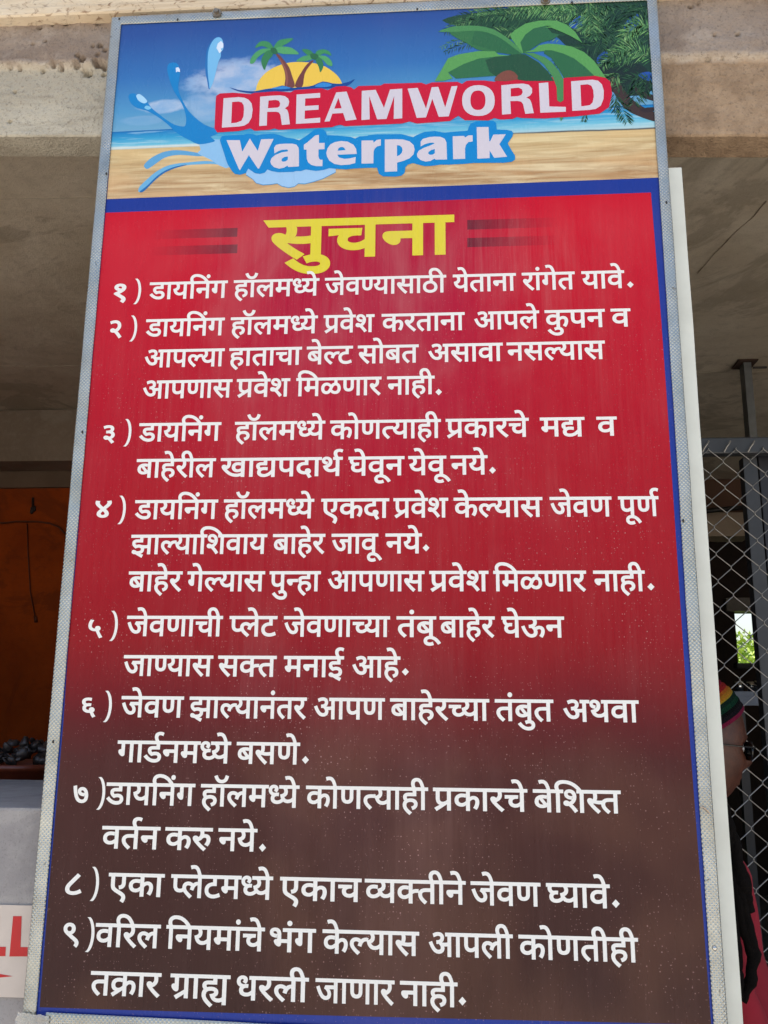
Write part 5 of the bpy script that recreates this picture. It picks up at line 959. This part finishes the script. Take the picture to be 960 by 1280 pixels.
# red and blue surrounds of the two words
f1 = lambda L, o, s: [(o[0]+x/s, o[1]+y/s) for x, y in L]
R1, R2, R3 = ((265,95),6.0), ((420,85),5.3333), ((590,80),5.3333)
red = f1([(28,200),(32,152),(60,133),(160,127),(290,138),(322,128),(480,117),(590,124),(622,107),(820,94),(868,108)], *R1)+f1([(0,125),(60,122),(100,130),(120,145),(150,122),(300,118),(320,106),(440,104),(570,100),(600,112),(640,98),(810,94),(840,108),(870,88)], *R2)+f1([(-10,112),(80,112),(150,120),(182,108),(390,104),(430,92),(540,88),(570,105),(615,97),(640,82),(760,70),(870,80),(920,118),(934,200),(912,290),(850,333),(680,352),(590,358),(480,365),(330,362),(300,355),(270,368),(190,372),(150,362),(110,378),(20,376)], *R3)+f1([(860,350),(815,320),(760,355),(540,372),(490,358),(440,372),(60,390),(30,380),(0,386)], *R2)+f1([(900,386),(500,405),(470,395),(430,406),(320,412),(290,395),(200,415),(40,425),(20,395)], *R1)
p = Print(.00090); p.px(red, G(192, 20, 52)); p.build('word_surround', M_INK, banner, 'crimson surround of the upper word')
big.build('printed_big_palm', M_INK, banner)
O6, s6 = (260, 90), 3.692; Z1, Z2, Z3, Z4 = ((275,160),9.6), ((370,160),9.6), ((460,155),9.6), ((550,150),9.6)
p = Print(.00066)
foam = f1([(148,343),(190,370),(215,397),(260,410),(310,407),(355,400),(385,418),(430,428),(470,421),(495,401),(540,403),(600,388),(660,368),(745,325),(745,285),(148,290)], (280,155), 5.333)
p.px(foam, G(60,140,190)); p.build('printed_foam_edge', M_INK, banner)
p = Print(.00072); p.px([(x, y-.9) for x, y in foam], G(150,190,226)); p.build('printed_foam', M_INK, banner)
blue = f1([(0,150),(20,105),(60,95),(290,85),(330,72),(400,78),(440,95),(500,80),(640,72),(720,90),(800,120),(880,130),(950,150)], *Z1)+f1([(60,140),(130,95),(220,25),(260,15),(320,20),(360,50),(370,88),(500,95),(650,110),(710,130),(760,105),(860,98)], *Z2)+f1([(0,140),(100,128),(400,125),(500,150),(540,162),(600,130),(680,98),(800,88),(900,105)], *Z3)+f1([(60,155),(160,145),(300,135),(335,130),(345,90),(370,45),(430,22),(560,12),(640,12),(672,40),(680,118),(800,122),(860,135),(878,160),(870,200),(812,285),(860,370),(900,430),(900,480),(860,505),(760,518),(600,518),(400,520),(300,530),(100,540),(0,540)], *Z4)+f1([(780,505),(680,510),(600,490),(540,472),(480,490),(450,520),(440,590),(400,625),(330,635),(180,632),(130,600),(110,530),(0,530)], *Z3)+f1([(700,490),(600,500),(500,495),(400,485),(340,505),(240,520),(120,500),(60,520),(0,520)], *Z2)+f1([(880,530),(700,535),(620,520),(570,500),(540,540),(480,555),(420,545),(370,510),(340,490),(310,545),(240,565),(180,555),(145,520),(90,430)], *Z1)
p = Print(.00112); p.px(blue, G(14, 128, 196)); p.build('word_surround', M_INK, banner, 'bright blue surround of the lower word')

def ell(cx, cy, rx, ry, e=1.0, n=28):
    out = []
    for k in range(n):
        t = 2*math.pi*k/n; c, s = math.cos(t), math.sin(t)
        out.append((cx+rx*math.copysign(abs(c)**e, c), cy+ry*math.copysign(abs(s)**e, s)))
    return out
LET = G(202, 196, 206)
def letter(outer, holes=(), lift=.00130):
    p = Print(lift); p.px(outer, LET, holes=holes); p.build('printed_letter', M_INK, banner)
F = f1
letter(F([(88,170),(150,165),(200,161),(245,166),(275,180),(298,208),(306,255),(298,315),(275,355),(245,374),(210,381),(140,386),(75,390)], *R1), [F([(152,198),(200,194),(225,201),(238,222),(241,255),(237,305),(222,338),(185,353),(145,357)], *R1)])
letter(F([(362,158),(440,151),(510,148),(548,154),(572,172),(580,196),(573,226),(548,246),(566,258),(575,285),(585,365),(525,370),(514,295),(502,276),(480,271),(415,272),(412,374),(355,378)], *R1), [F([(425,187),(480,182),(503,189),(512,208),(508,230),(492,240),(420,244)], *R1)])
letter(F([(635,142),(812,130),(812,165),(700,172),(698,228),(800,222),(800,255),(697,262),(695,325),(812,315),(812,352),(630,362)], *R1))
letter(F([(538,231),(592,96),(640,92),(686,221),(636,227),(624,191),(574,194),(562,229)], *(O6, s6)), [F([(583,171),(617,169),(602,121)], *(O6, s6))])
letter(F([(172,155),(265,148),(320,268),(360,146),(442,140),(442,338),(385,342),(388,190),(337,342),(275,345),(222,190),(225,345),(170,350)], *R2))
letter(F([(478,140),(545,135),(600,272),(638,131),(682,128),(728,265),(770,125),(810,122),(752,325),(685,328),(642,208),(600,332),(538,335)], *R2))
letter(ell(598, 126.2, 20.4, 19.3, .88), [ell(597.4, 125.8, 9.4, 12.2, .85)])
letter(F([(195,145),(270,137),(340,133),(378,141),(400,165),(400,195),(385,215),(362,226),(385,238),(396,262),(412,330),(355,335),(340,270),(328,254),(305,249),(255,250),(260,335),(200,340)], *R3), [F([(258,165),(310,160),(332,170),(338,190),(328,210),(305,217),(258,220)], *R3)])
letter(F([(445,130),(508,125),(515,285),(625,288),(625,320),(455,327)], *R3), lift=.00100)
letter(F([(660,118),(800,107),(840,114),(865,138),(878,180),(876,235),(858,280),(825,302),(780,309),(668,315)], *R3), [F([(722,142),(770,138),(795,147),(808,178),(811,220),(804,258),(785,277),(728,285)], *R3)])
letter(F([(80,150),(240,150),(268,290),(360,130),(455,280),(495,140),(645,135),(470,492),(455,490),(348,330),(240,512),(225,490)], *Z1))
a_cnt = [(815,345),(775,352),(745,370),(738,392),(752,408),(785,406),(815,385)]
letter(F([(650,240),(675,207),(720,196),(790,192),(870,192),(920,205),(944,240),(948,280),(948,465),(820,472),(810,455),(770,480),(710,492),(650,475),(615,440),(605,405),(620,365),(665,328),(740,297),(815,285),(817,268),(800,262),(745,266),(700,282),(655,310)], *Z1), [F(a_cnt, *Z1)])
letter(F([(95,205),(140,175),(230,95),(275,85),(277,185),(345,183),(343,258),(272,262),(270,340),(278,372),(295,385),(320,385),(318,462),(240,462),(185,448),(145,415),(130,370),(128,265),(95,262)], *Z2))
letter(F([(365,300),(380,245),(415,200),(470,172),(540,160),(620,168),(690,205),(722,255),(730,315),(498,325),(515,357),(580,375),(650,368),(718,352),(712,425),(640,443),(540,450),(460,435),(400,395),(372,345)], *Z2), [F([(500,277),(510,250),(530,234),(555,231),(580,242),(595,270)], *Z2)])
letter([(452,176.1),(466.6,176),(467,178.8),(471,175.4),(476.1,174.6),(476.1,182.3),(471.5,183.4),(468.3,186.3),(467,190.4),(466.8,204.6),(452,205)])
letter(F([(202,190),(330,187),(420,190),(500,213),(548,258),(560,312),(545,370),(500,415),(430,445),(350,468),(350,572),(202,578)], *Z3), [F([(348,258),(385,264),(408,288),(415,318),(405,352),(380,377),(348,392)], *Z3)])
letter(F([(632,215),(660,182),(730,162),(800,155),(870,158),(920,180),(942,225),(948,430),(810,432),(800,420),(750,447),(690,456),(630,437),(592,400),(588,362),(610,325),(670,290),(735,267),(797,240),(785,228),(740,230),(680,247),(632,275)], *Z3), [F([(802,305),(760,316),(728,338),(722,358),(740,374),(775,372),(802,355)], *Z3)])
letter(F([(152,200),(290,195),(300,215),(340,190),(392,188),(392,262),(340,270),(310,305),(300,350),(302,470),(158,475)], *Z4))
letter(F([(440,90),(582,88),(590,252),(600,265),(640,180),(790,175),(712,295),(805,445),(650,458),(595,370),(595,462),(448,468)], *Z4))

# ---- metal edging
fx0, fx1 = bx0-.0245+.001, bx1+.0225; ft = bz1+.021; fb = bz0-.030
tz = bz1
def strip(name, pts_in, pts_out, vertical, parent, seg=60, thick=.0045, seed=1):
    """an embossed strip folded over the edge: runs from pts_in/out [0] to [1]"""
    (a0, a1), (b0, b1) = pts_in, pts_out
    bm = bmesh.new(); rows = []
    for i in range(seg+1):
        t = i/seg; pin = Vector(a0).lerp(Vector(a1), t); po = Vector(b0).lerp(Vector(b1), t)
        wob = noise.noise(Vector((t*14, seed, 0)))*.0007; wy = noise.noise(Vector((t*9, seed, 5)))*.0008
        d = (po-pin).normalized(); pin = pin+d*wob; po = po+d*noise.noise(Vector((t*7, seed, 9)))*.0009
        prof = ((0, .0018), (0, .0030), (.08, .0040), (.5, .0046+wy), (.9, .0040), (1.0, .0022), (1.02, -.002), (1.02, -.020))
        rows.append([bm.verts.new(((pin.x+(po.x-pin.x)*u), DIST-y, (pin.y+(po.y-pin.y)*u))) for u, y in prof])
    for r0, r1 in zip(rows, rows[1:]):
        for k in range(len(r0)-1): bm.faces.new((r0[k], r0[k+1], r1[k+1], r1[k]))
    bmesh.ops.recalc_face_normals(bm, faces=bm.faces[:])
    o = link(name, bm, M_ALU, parent, True); return o
ztl = bd(150, 31.5)[1]; ztr = bd(808, 1.5)[1]
zbl = bd(47, 1261.5)[1]; zbr = bd(893, 1290)[1]-.0
zs_l = bd(90, 500)[1]; zs_r = bd(858, 640)[1]
strip('edging_strip', ((bx0, ztl+.018), (bx0, zs_l)), ((bx0-.0235, ztl+.018), (bx0-.0235, zs_l)), True, nb, seed=2)
strip('edging_strip', ((bx0+.0006, zs_l+.0005), (bx0+.0006, zbl-.03)), ((bx0-.0230, zs_l+.0005), (bx0-.0245, zbl-.03)), True, nb, seed=3)
strip('edging_strip', ((bx1, ztr+.024), (bx1, zs_r)), ((bx1+.0215, ztr+.024), (bx1+.0225, zs_r)), True, nb, seed=4)
strip('edging_strip', ((bx1-.0006, zs_r+.0008), (bx1, zbr-.05)), ((bx1+.0225, zs_r+.0008), (bx1+.0235, zbr-.05)), True, nb, seed=5)
o = strip('edging_strip', ((bx0-.001, ztl), (bx1+.001, ztr)), ((bx0-.001, ztl+.0215), (bx1+.001, ztr+.0255)), False, nb, seed=6)
o = strip('edging_strip', ((bx0+.02, zbl-.003), (bx1+.03, bz0-.012)), ((bx0+.02, zbl-.032), (bx1+.03, bz0-.042)), False, nb, seed=7)
for v in o.data.vertices: v.co.y -= .0022
# clear wrapped tape over the lower left corner
bm = bmesh.new(); rows = []
for i in range(13):
    t = i/12; x = bx0-.032+.06*t
    rows.append([bm.verts.new((x+rnd.uniform(-.002, .002), DIST-.0085-rnd.uniform(0, .0025), zbl-.003-.004*t-.029*u+rnd.uniform(-.0012, .0012))) for u in np.linspace(0, 1, 6)])
for a, b in zip(rows, rows[1:]):
    for k in range(5): bm.faces.new((a[k], a[k+1], b[k+1], b[k]))
t_ = NT('clear tape'); M_TAPE = t_.fin(srgb(214, 212, 204), .22, 0, t_.bump(t_.noise(120, 3), .6, .003), .6, Transmission_Weight=.55)
ob = link('corner_tape', bm, M_TAPE, nb)
# rivets and screws
M_RIV = plain('dark rivet', srgb(58, 56, 54), .5, .6); M_SHINY = plain('steel screw', srgb(190, 188, 184), .25, 1.0)
for (px, py) in ((133, 217), (103, 540), (66.5, 927), (833, 253), (854, 651), (222, 24.5), (521.5, 11.3), (715, 3), (149, 23.5)):
    v = at_y(px, py, DIST-.0048); bm = bmesh.new()
    bmesh.ops.create_uvsphere(bm, u_segments=10, v_segments=6, radius=.0028, matrix=Matrix.Translation(v) @ Matrix.Diagonal((.8, .5, 1.25, 1)))
    link('rivet', bm, M_RIV, nb, True)
v = at_y(893.5, 1185.5, DIST-.006); bm = bmesh.new()
bmesh.ops.create_uvsphere(bm, u_segments=12, v_segments=8, radius=.0042, matrix=Matrix.Translation(v) @ Matrix.Diagonal((1, .6, 1, 1))); link('screw', bm, M_SHINY, nb, True)
for (px, py) in ((271, 15.5), (682, 0)):
    v = at_y(px, py, DIST-.0085); bm = bmesh.new()
    bmesh.ops.create_cone(bm, cap_ends=True, segments=24, radius1=.0105, radius2=.0095, depth=.003, matrix=Matrix.Translation(v) @ Matrix.Rotation(R_(90), 4, 'X'))
    bmesh.ops.create_cone(bm, cap_ends=True, segments=6, radius1=.0060, radius2=.0052, depth=.008, matrix=Matrix.Translation(v-Vector((0, .004, 0))) @ Matrix.Rotation(R_(90), 4, 'X'))
    link('mounting_bolt', bm, plain('dull bolt', srgb(140, 130, 116), .45, .8), nb)
# small tear in the right edging
bm = bmesh.new(); P = [at_y(x, y, DIST-.0062) for x, y in ((875.5, 1008), (880, 1010), (884, 1013), (887.5, 1018))]; tube(bm, P, [.0006, .0012, .0012, .0005], 5)
link('torn_edge', bm, plain('bare bright metal', srgb(214, 186, 158), .4, .7), nb)

# scuffs, dents and small fixings on the edging
for (px, py) in ((120, 330), (90, 700), (56, 1080), (843, 360), (868, 800), (885, 1100), (900, 1240), (380, 19), (620, 6)):
    v = at_y(px, py, DIST-.0052); bm = bmesh.new(); a_ = rnd.uniform(0, 3.1); L_ = rnd.uniform(.003, .007)
    tube(bm, [v+Vector((math.cos(a_)*L_*s_, 0, math.sin(a_)*L_*s_)) for s_ in (-1, 0, 1)], [.0002, .0006, .0002], 4); link('scratch', bm, plain('bare scratch', srgb(120, 116, 106), .6, .3), nb)

# ---- white board standing behind the right edge
x1 = at_y(867, 460, 1.712).x; zt = at_y(848, 215, 1.712).z
bm = bmesh.new(); me = grid(x1-.30, x1, .95, zt, 24, 90, lambda u, v, x, z: (x+.0012*noise.noise(Vector((z*5, 0, 0))), 1.708+.0012*noise.noise(Vector((x*6, z*4, 2))), z))
bm.from_mesh(me); bmesh.ops.solidify(bm, geom=bm.faces[:], thickness=-.012)
bmesh.ops.recalc_face_normals(bm, faces=bm.faces[:])
t_ = NT('white laminated panel'); M_PANEL = t_.fin(t_.mix(t_.rng(t_.noise(5, 5, .65), .45, .75, 0, .4), srgb(208, 210, 200), srgb(174, 172, 160)), .5, 0, t_.bump(t_.noise(60, 3), .15, .002), .4)
tag(link('white_panel', bm, M_PANEL, smooth=False), 'plain white panel standing behind the right edge of the notice board', 'panel')
v0 = at_y(869, 701, 1.7065); v1 = at_y(880.3, 702.5, 1.7065)
bm = bmesh.new(); tube(bm, [v0, (v0+v1)/2+Vector((0, 0, .001)), v1-Vector((.001, 0, 0))], .0008, 4)
pk = link('crease', bm, plain('crease', srgb(120, 118, 110), .8)); pk.parent = bpy.data.objects['white_panel']

# ================================================================== THE PERSON BEHIND THE BOARD
def skin_mesh(pts, edges, radii, sub=2, root=0):
    me = bpy.data.meshes.new('s'); me.from_pydata(pts, edges, []); o = bpy.data.objects.new('s', me); COL.objects.link(o)
    m = o.modifiers.new('k', 'SKIN'); m.use_smooth_shade = True
    for i, d in enumerate(me.skin_vertices[0].data):
        r = radii[i]; d.radius = r if isinstance(r, tuple) else (r, r); d.use_root = (i == root)
    s = o.modifiers.new('b', 'SUBSURF'); s.levels = s.render_levels = sub
    dg = bpy.context.evaluated_depsgraph_get(); dg.update()
    out = bpy.data.meshes.new_from_object(o.evaluated_get(dg)); bpy.data.objects.remove(o); return out
PX, PY = .515, 1.985               # stands facing along +X, turned a little away
pe = empty('person', (PX, PY, .03), 'person in striped knitted cap, sunglasses and red top seen in profile behind the white panel', 'person')
M_SKIN = plain('brown skin', srgb(70, 36, 22), .5, 0, .25, 60, .4)
TW = R_(-10); tw = lambda x, y, z: Vector((PX+x*math.cos(TW)-(-y)*math.sin(TW)*-1*0+ (y*math.sin(TW)*-1), PY+x*math.sin(TW)*-1+y*math.cos(TW), z))
def tw(x, y, z): return (PX+x*math.cos(.17)-y*math.sin(.17), PY+x*math.sin(.17)+y*math.cos(.17), z)
HC = Vector(tw(.014, 0, EYE-.066))        # head centre, at eye height
# head: one deformed ball with brow, nose, lips, chin and jaw (x forward, y left, z up; metres)
bm = bmesh.new(); bmesh.ops.create_icosphere(bm, subdivisions=5, radius=1)
for v in bm.verts:
    n = v.co.normalized(); x, y, z = n
    rx = .098 if x > 0 else .095; p = Vector((x*rx, y*.076, z*(.122 if z > 0 else .128)))
    if x > 0 and z > 0: p.x = rx*(1-abs(z)**3.2)**.5*(x/max(1e-6, math.hypot(x, y)))**1.0*1.0 if math.hypot(x, y) > 1e-6 else 0
    if z < 0: p.y *= 1-.22*(-z)**1.5; p.x += .004*(-z)
    if x > 0 and z < -.1: p.x *= 1+.06*math.exp(-((z+.80)/.20)**2)       # chin
    if x < 0 and z < -.35: p.x *= 1-.55*min(1, (-z-.35)/.5); 
    g = lambda cy, cz, sy, sz: math.exp(-((p.y-cy)/sy)**2-((p.z-cz)/sz)**2)
    if x > .3:
        p.x += .017*g(0, -.030, .012, .014)+.014*g(0, -.012, .008, .022)-.004*g(0, .008, .012, .010)   # nose
        p.x += .009*g(0, -.062, .020, .006)+.009*g(0, -.074, .018, .006)-.003*g(0, -.068, .02, .0025)  # lips
        p.x += .006*g(0, .024, .045, .010)-.010*g(.030, .0, .015, .011)-.010*g(-.030, .0, .015, .011)  # brow, sockets
        p.x += .004*g(.038, -.030, .02, .02)+.004*g(-.038, -.030, .02, .02)
    v.co = p
neck = skin_mesh([(-.025, 0, -.05), (-.035, 0, -.13), (-.05, 0, -.20)], [(0, 1), (1, 2)], [.052, .054, .062], 2)
m_ = bpy.data.meshes.new('t'); bm.to_mesh(m_); bm.free()
bm = bmesh.new(); bm.from_mesh(m_); bm.from_mesh(neck)
for s in (1, -1):                                                        # ears
    k = len(bm.verts); bmesh.ops.create_uvsphere(bm, u_segments=14, v_segments=10, radius=1, matrix=Matrix.Translation((-.012, s*.074, -.012)) @ Matrix.Rotation(R_(12*s), 4, 'Z') @ Matrix.Diagonal((.018, .007, .031, 1)))
rotz = Matrix.Translation(HC) @ Matrix.Rotation(.17, 4, 'Z') @ Matrix.Rotation(R_(6), 4, 'Y')
bmesh.ops.transform(bm, matrix=rotz, verts=bm.verts[:])
head = link('head', bm, M_SKIN, pe, True)
# eyes
for s in (1, -1):
    bm = bmesh.new(); bmesh.ops.create_uvsphere(bm, u_segments=12, v_segments=8, radius=.012, matrix=rotz @ Matrix.Translation((.074, s*.031, 0))); e = link('eye', bm, plain('eye white', srgb(220, 214, 206), .2), head, True)
# cap: ribbed knitted shell, brim tilted up towards the forehead
t = NT('striped knit'); at = t.n('ShaderNodeAttribute', attribute_name='ink'); x, y, z = t.xyz()
kn = t.math('SINE', t.math('MULTIPLY', t.noise(260, 1), 14))
M_KNIT = t.fin(at.outputs['Color'], .95, 0, t.bump(kn, .7, .003), .1)
STR = [(.0, (150, 34, 74)), (.04, (30, 24, 30)), (.085, (10, 12, 14)), (.11, (16, 70, 46)), (.17, (12, 50, 36)), (.215, (214, 176, 50)), (.24, (222, 150, 42)), (.28, (226, 120, 40)), (.32, (190, 44, 40)), (.39, (158, 28, 58)), (.47, (196, 60, 100)), (.51, (120, 20, 48)), (.57, (52, 22, 28)), (.86, (34, 26, 26)), (.93, (56, 34, 28)), (1.01, (30, 24, 26))]
NR, NS = 60, 64; bm = bmesh.new(); rows = []; cols = []
for j in range(NR+1):
    t_ = j/NR; ph = t_*math.pi/2; row = []
    rib = .0016*abs(math.sin(t_*42))
    for i in range(NS):
        a = 2*math.pi*i/NS; r = math.cos(ph)**.75 if j < NR else 0
        row.append(bm.verts.new(((  .119+rib)*r*math.cos(a), (.090+rib)*r*math.sin(a), .122*math.sin(ph)+rib)))
    rows.append(row)
cl_ = bm.loops.layers.float_color.new('ink')
for j, (a, b) in enumerate(zip(rows, rows[1:])):
    t_ = (j+.5)/NR; c = [k for q, k in STR if q <= t_][-1]
    for i in range(NS):
        f = bm.faces.new((a[i], a[(i+1) % NS], b[(i+1) % NS], b[i]))
        for l in f.loops: l[cl_] = srgb(*[q*.7 for q in c])
for v_ in bm.verts: v_.co += Vector(v_.co).normalized()*.005*noise.noise(v_.co*16)
bmesh.ops.transform(bm, matrix=rotz @ Matrix.Translation((-.006, 0, .022)) @ Matrix.Rotation(R_(-34), 4, 'Y'), verts=bm.verts[:])
link('knitted_cap', bm, M_KNIT, pe, True)
# sunglasses
M_GL = plain('black lens', srgb(14, 14, 16), .12, 0, .02, 10, 0)
gl = empty('sunglasses', tuple(HC), parent=None); COL.objects.unlink(gl); bpy.data.objects.remove(gl)
bm = bmesh.new()
for s in (1, -1):
    P = []
    for k in range(20):
        a = 2*math.pi*k/20; P.append((.101-.35*abs(.033*math.cos(a)*1)+0, s*.034+.030*math.cos(a), -.004+.020*math.sin(a)))
    vs = [bm.verts.new(p_) for p_ in P]; bm.faces.new(vs)
    vs2 = [bm.verts.new((p_[0]-.003, p_[1], p_[2])) for p_ in P]; bm.faces.new(vs2[::-1])
    for k in range(20): bm.faces.new((vs[k], vs[(k+1) % 20], vs2[(k+1) % 20], vs2[k]))
    tube(bm, [(.093, s*.066, .004), (.06, s*.079, .003), (.0, s*.081, .002), (-.02, s*.079, -.008)], .0018, 6)
tube(bm, [(.100, .008, .0), (.103, 0, .002), (.100, -.008, .0)], .002, 6)
bmesh.ops.transform(bm, matrix=rotz, verts=bm.verts[:])
link('sunglasses', bm, M_GL, pe)
# body: torso, arms, legs as one surface (clothes follow it)
B = []
def bp_(x, y, z): B.append(tw(x, y, z)); return len(B)-1
E_ = []; RR = []
pel = bp_(-.02, 0, .93); RR.append((.15, .12))
wai = bp_(.01, 0, 1.00); RR.append((.14, .13)); E_.append((pel, wai))
che = bp_(.0, 0, 1.15); RR.append((.10, .11)); E_.append((wai, che))
upc = bp_(-.04, 0, 1.26); RR.append((.085, .085)); E_.append((che, upc))
nk = bp_(-.045, 0, 1.34); RR.append((.05, .05)); E_.append((upc, nk))
for s in (1, -1):
    a = bp_(-.03, s*.130, 1.235); RR.append((.06, .06)); E_.append((upc, a))
    b = bp_(-.03, s*.165, 1.04); RR.append((.043, .043)); E_.append((a, b))
    c = bp_(.06, s*.17, .84); RR.append((.040, .040)); E_.append((b, c))
    a = bp_(-.02, s*.095, .86); RR.append((.098, .098)); E_.append((pel, a))
    b = bp_(.0, s*.10, .50); RR.append((.070, .070)); E_.append((a, b))
    c = bp_(-.02, s*.10, .12); RR.append((.050, .050)); E_.append((b, c))
body = skin_mesh(B, E_, RR, 2, pel)
M_SHIRT = plain('deep red jersey', srgb(126, 7, 30), .9, 0, .2, 9, .5); M_TRO = plain('dark trousers', srgb(40, 40, 48), .9)
body.materials.clear(); body.materials.append(M_SHIRT); body.materials.append(M_TRO)
for v_ in body.vertices:
    q_ = v_.co; v_.co = q_+Vector((noise.noise(Vector((q_.x*9, q_.y*9, q_.z*22))), noise.noise(Vector((q_.x*9+5, q_.y*9, q_.z*22))), 0))*.012
bo = link('clothed_body', body, None, pe, True)
for f in bo.data.polygons: f.material_index = 1 if f.center.z+bo.parent.location.z < .90 else 0
# hands and shoes
for s in (1, -1):
    w0 = Vector(tw(.065, s*.17, .835)); dn = Vector((.25, 0, -1)).normalized()
    bm = bmesh.new(); me = skin_mesh([tuple(w0), tuple(w0+dn*.05), tuple(w0+dn*.09)], [(0, 1), (1, 2)], [(.024, .02), (.034, .017), (.036, .014)], 2); bm.from_mesh(me)
    for k, L in enumerate((.066, .076, .072, .056)):
        off = Vector(((k-1.5)*.018, 0, 0)); p0 = w0+dn*.08+off; p1 = p0+dn*L*.5; p2 = p1+(dn+Vector((.1, -s*.5, .0))).normalized()*L*.5
        tube(bm, [p0, p1, p2], [.0088, .0082, .0062], 8)
    p0 = w0+dn*.03+Vector((.02, 0, 0)); tube(bm, [p0, p0+Vector((.028, -s*.01, -.022)), p0+Vector((.034, -s*.014, -.055))], [.011, .0095, .007], 8)
    link('hand', bm, M_SKIN, pe, True)
    c = tw(.045, s*.10, .03); me = skin_mesh([tw(-.05, s*.10, .085), tw(.04, s*.10, .072), tw(.13, s*.10, .062)], [(0, 1), (1, 2)], [(.045, .045), (.044, .036), (.036, .026)], 2)
    bm = bmesh.new(); bm.from_mesh(me); link('shoe', bm, plain('black shoe', srgb(30, 28, 28), .5), pe, True)
# collar print and dreadlocks
bm = bmesh.new(); tube(bm, [at_y(911, 1078, 1.79), at_y(916, 1094, 1.785), at_y(919, 1107, 1.79)], [.007, .010, .006], 8); link('collar', bm, plain('lavender collar', srgb(128, 118, 150), .8, 0, .3, 60), pe, True)
M_LOCK = plain('dreadlock hair', srgb(11, 8, 7), .95, 0, .3, 120, .8, .1)
lr = random.Random(5)
for k in range(30):
    side = lr.choice((-1, -1, 1)); front = False
    if front: pts = [(-.05+lr.uniform(-.02, .04), side*.080, -.03), (-.01+.03*lr.random(), side*.100, -.12), (.03+.05*lr.random(), side*.125, -.20), (.02+.045*lr.random(), side*(.150+.02*lr.random()), -.31), (.03+.03*lr.random(), side*.168, -.43-.06*lr.random()), (.01+.03*lr.random(), side*.168, -.53-.06*lr.random())]
    else: pts = [(-.08, lr.uniform(-.06, .06), .02), (-.115, lr.uniform(-.09, .09), -.12), (-.13, lr.uniform(-.12, .12), -.28), (-.15, lr.uniform(-.12, .12), -.45-.1*lr.random())]
    P = []
    for a, b in zip(pts, pts[1:]):
        for q in range(5): P.append(Vector(a).lerp(Vector(b), q/5))
    P.append(Vector(pts[-1])); W_ = [Vector(tw(p_.x+.004*noise.noise(p_*30+Vector((k, 0, 0))), p_.y+.004*noise.noise(p_*30+Vector((0, k, 0))), HC.z+p_.z)) for p_ in P]
    bm = bmesh.new(); n = len(W_); tube(bm, W_, [.0105*(1+.2*noise.noise(p_*60))*(1 if i < n-3 else .8) for i, p_ in enumerate(W_)], 7); link('dreadlock', bm, M_LOCK, pe, True)

# the locks that fall forward over the near shoulder
for pts in (((893, 985), (899, 1015), (906, 1055), (917, 1105), (930, 1160), (941, 1195), (940, 1222), (927, 1252)), ((897, 990), (905, 1025), (913, 1065), (924, 1110), (935, 1158), (943, 1192), (936, 1230)),
            ((890, 1000), (900, 1040), (909, 1075), (913, 1110), (916, 1150), (921, 1195), (923, 1225), (925, 1250)), ((888, 1010), (896, 1050), (904, 1090), (909, 1130), (913, 1180), (917, 1220), (919, 1256)),
            ((900, 1000), (908, 1030), (915, 1050), (922, 1080), (930, 1108), (937, 1140)), ((896, 1005), (905, 1042), (914, 1072), (925, 1100), (932, 1128)), ((899, 1012), (908, 1048), (918, 1078), (928, 1104), (935, 1126))):
    P = []; base = [at_y(a, b, 1.752+.012*((i_*7) % 3)/3) for i_, (a, b) in enumerate(pts)]
    for a, b in zip(base, base[1:]):
        for q in range(5): P.append(a.lerp(b, q/5))
    P.append(base[-1]); n = len(P)
    P = [p_+Vector((noise.noise(p_*45)*.003, noise.noise(p_*38)*.004, 0)) for p_ in P]
    bm = bmesh.new(); tube(bm, P, [(.0105 if n > 30 else .014)*(1+.3*noise.noise(p_*90))*(1 if i < n-4 else .75) for i, p_ in enumerate(P)], 8); link('dreadlock', bm, M_LOCK, pe, True)
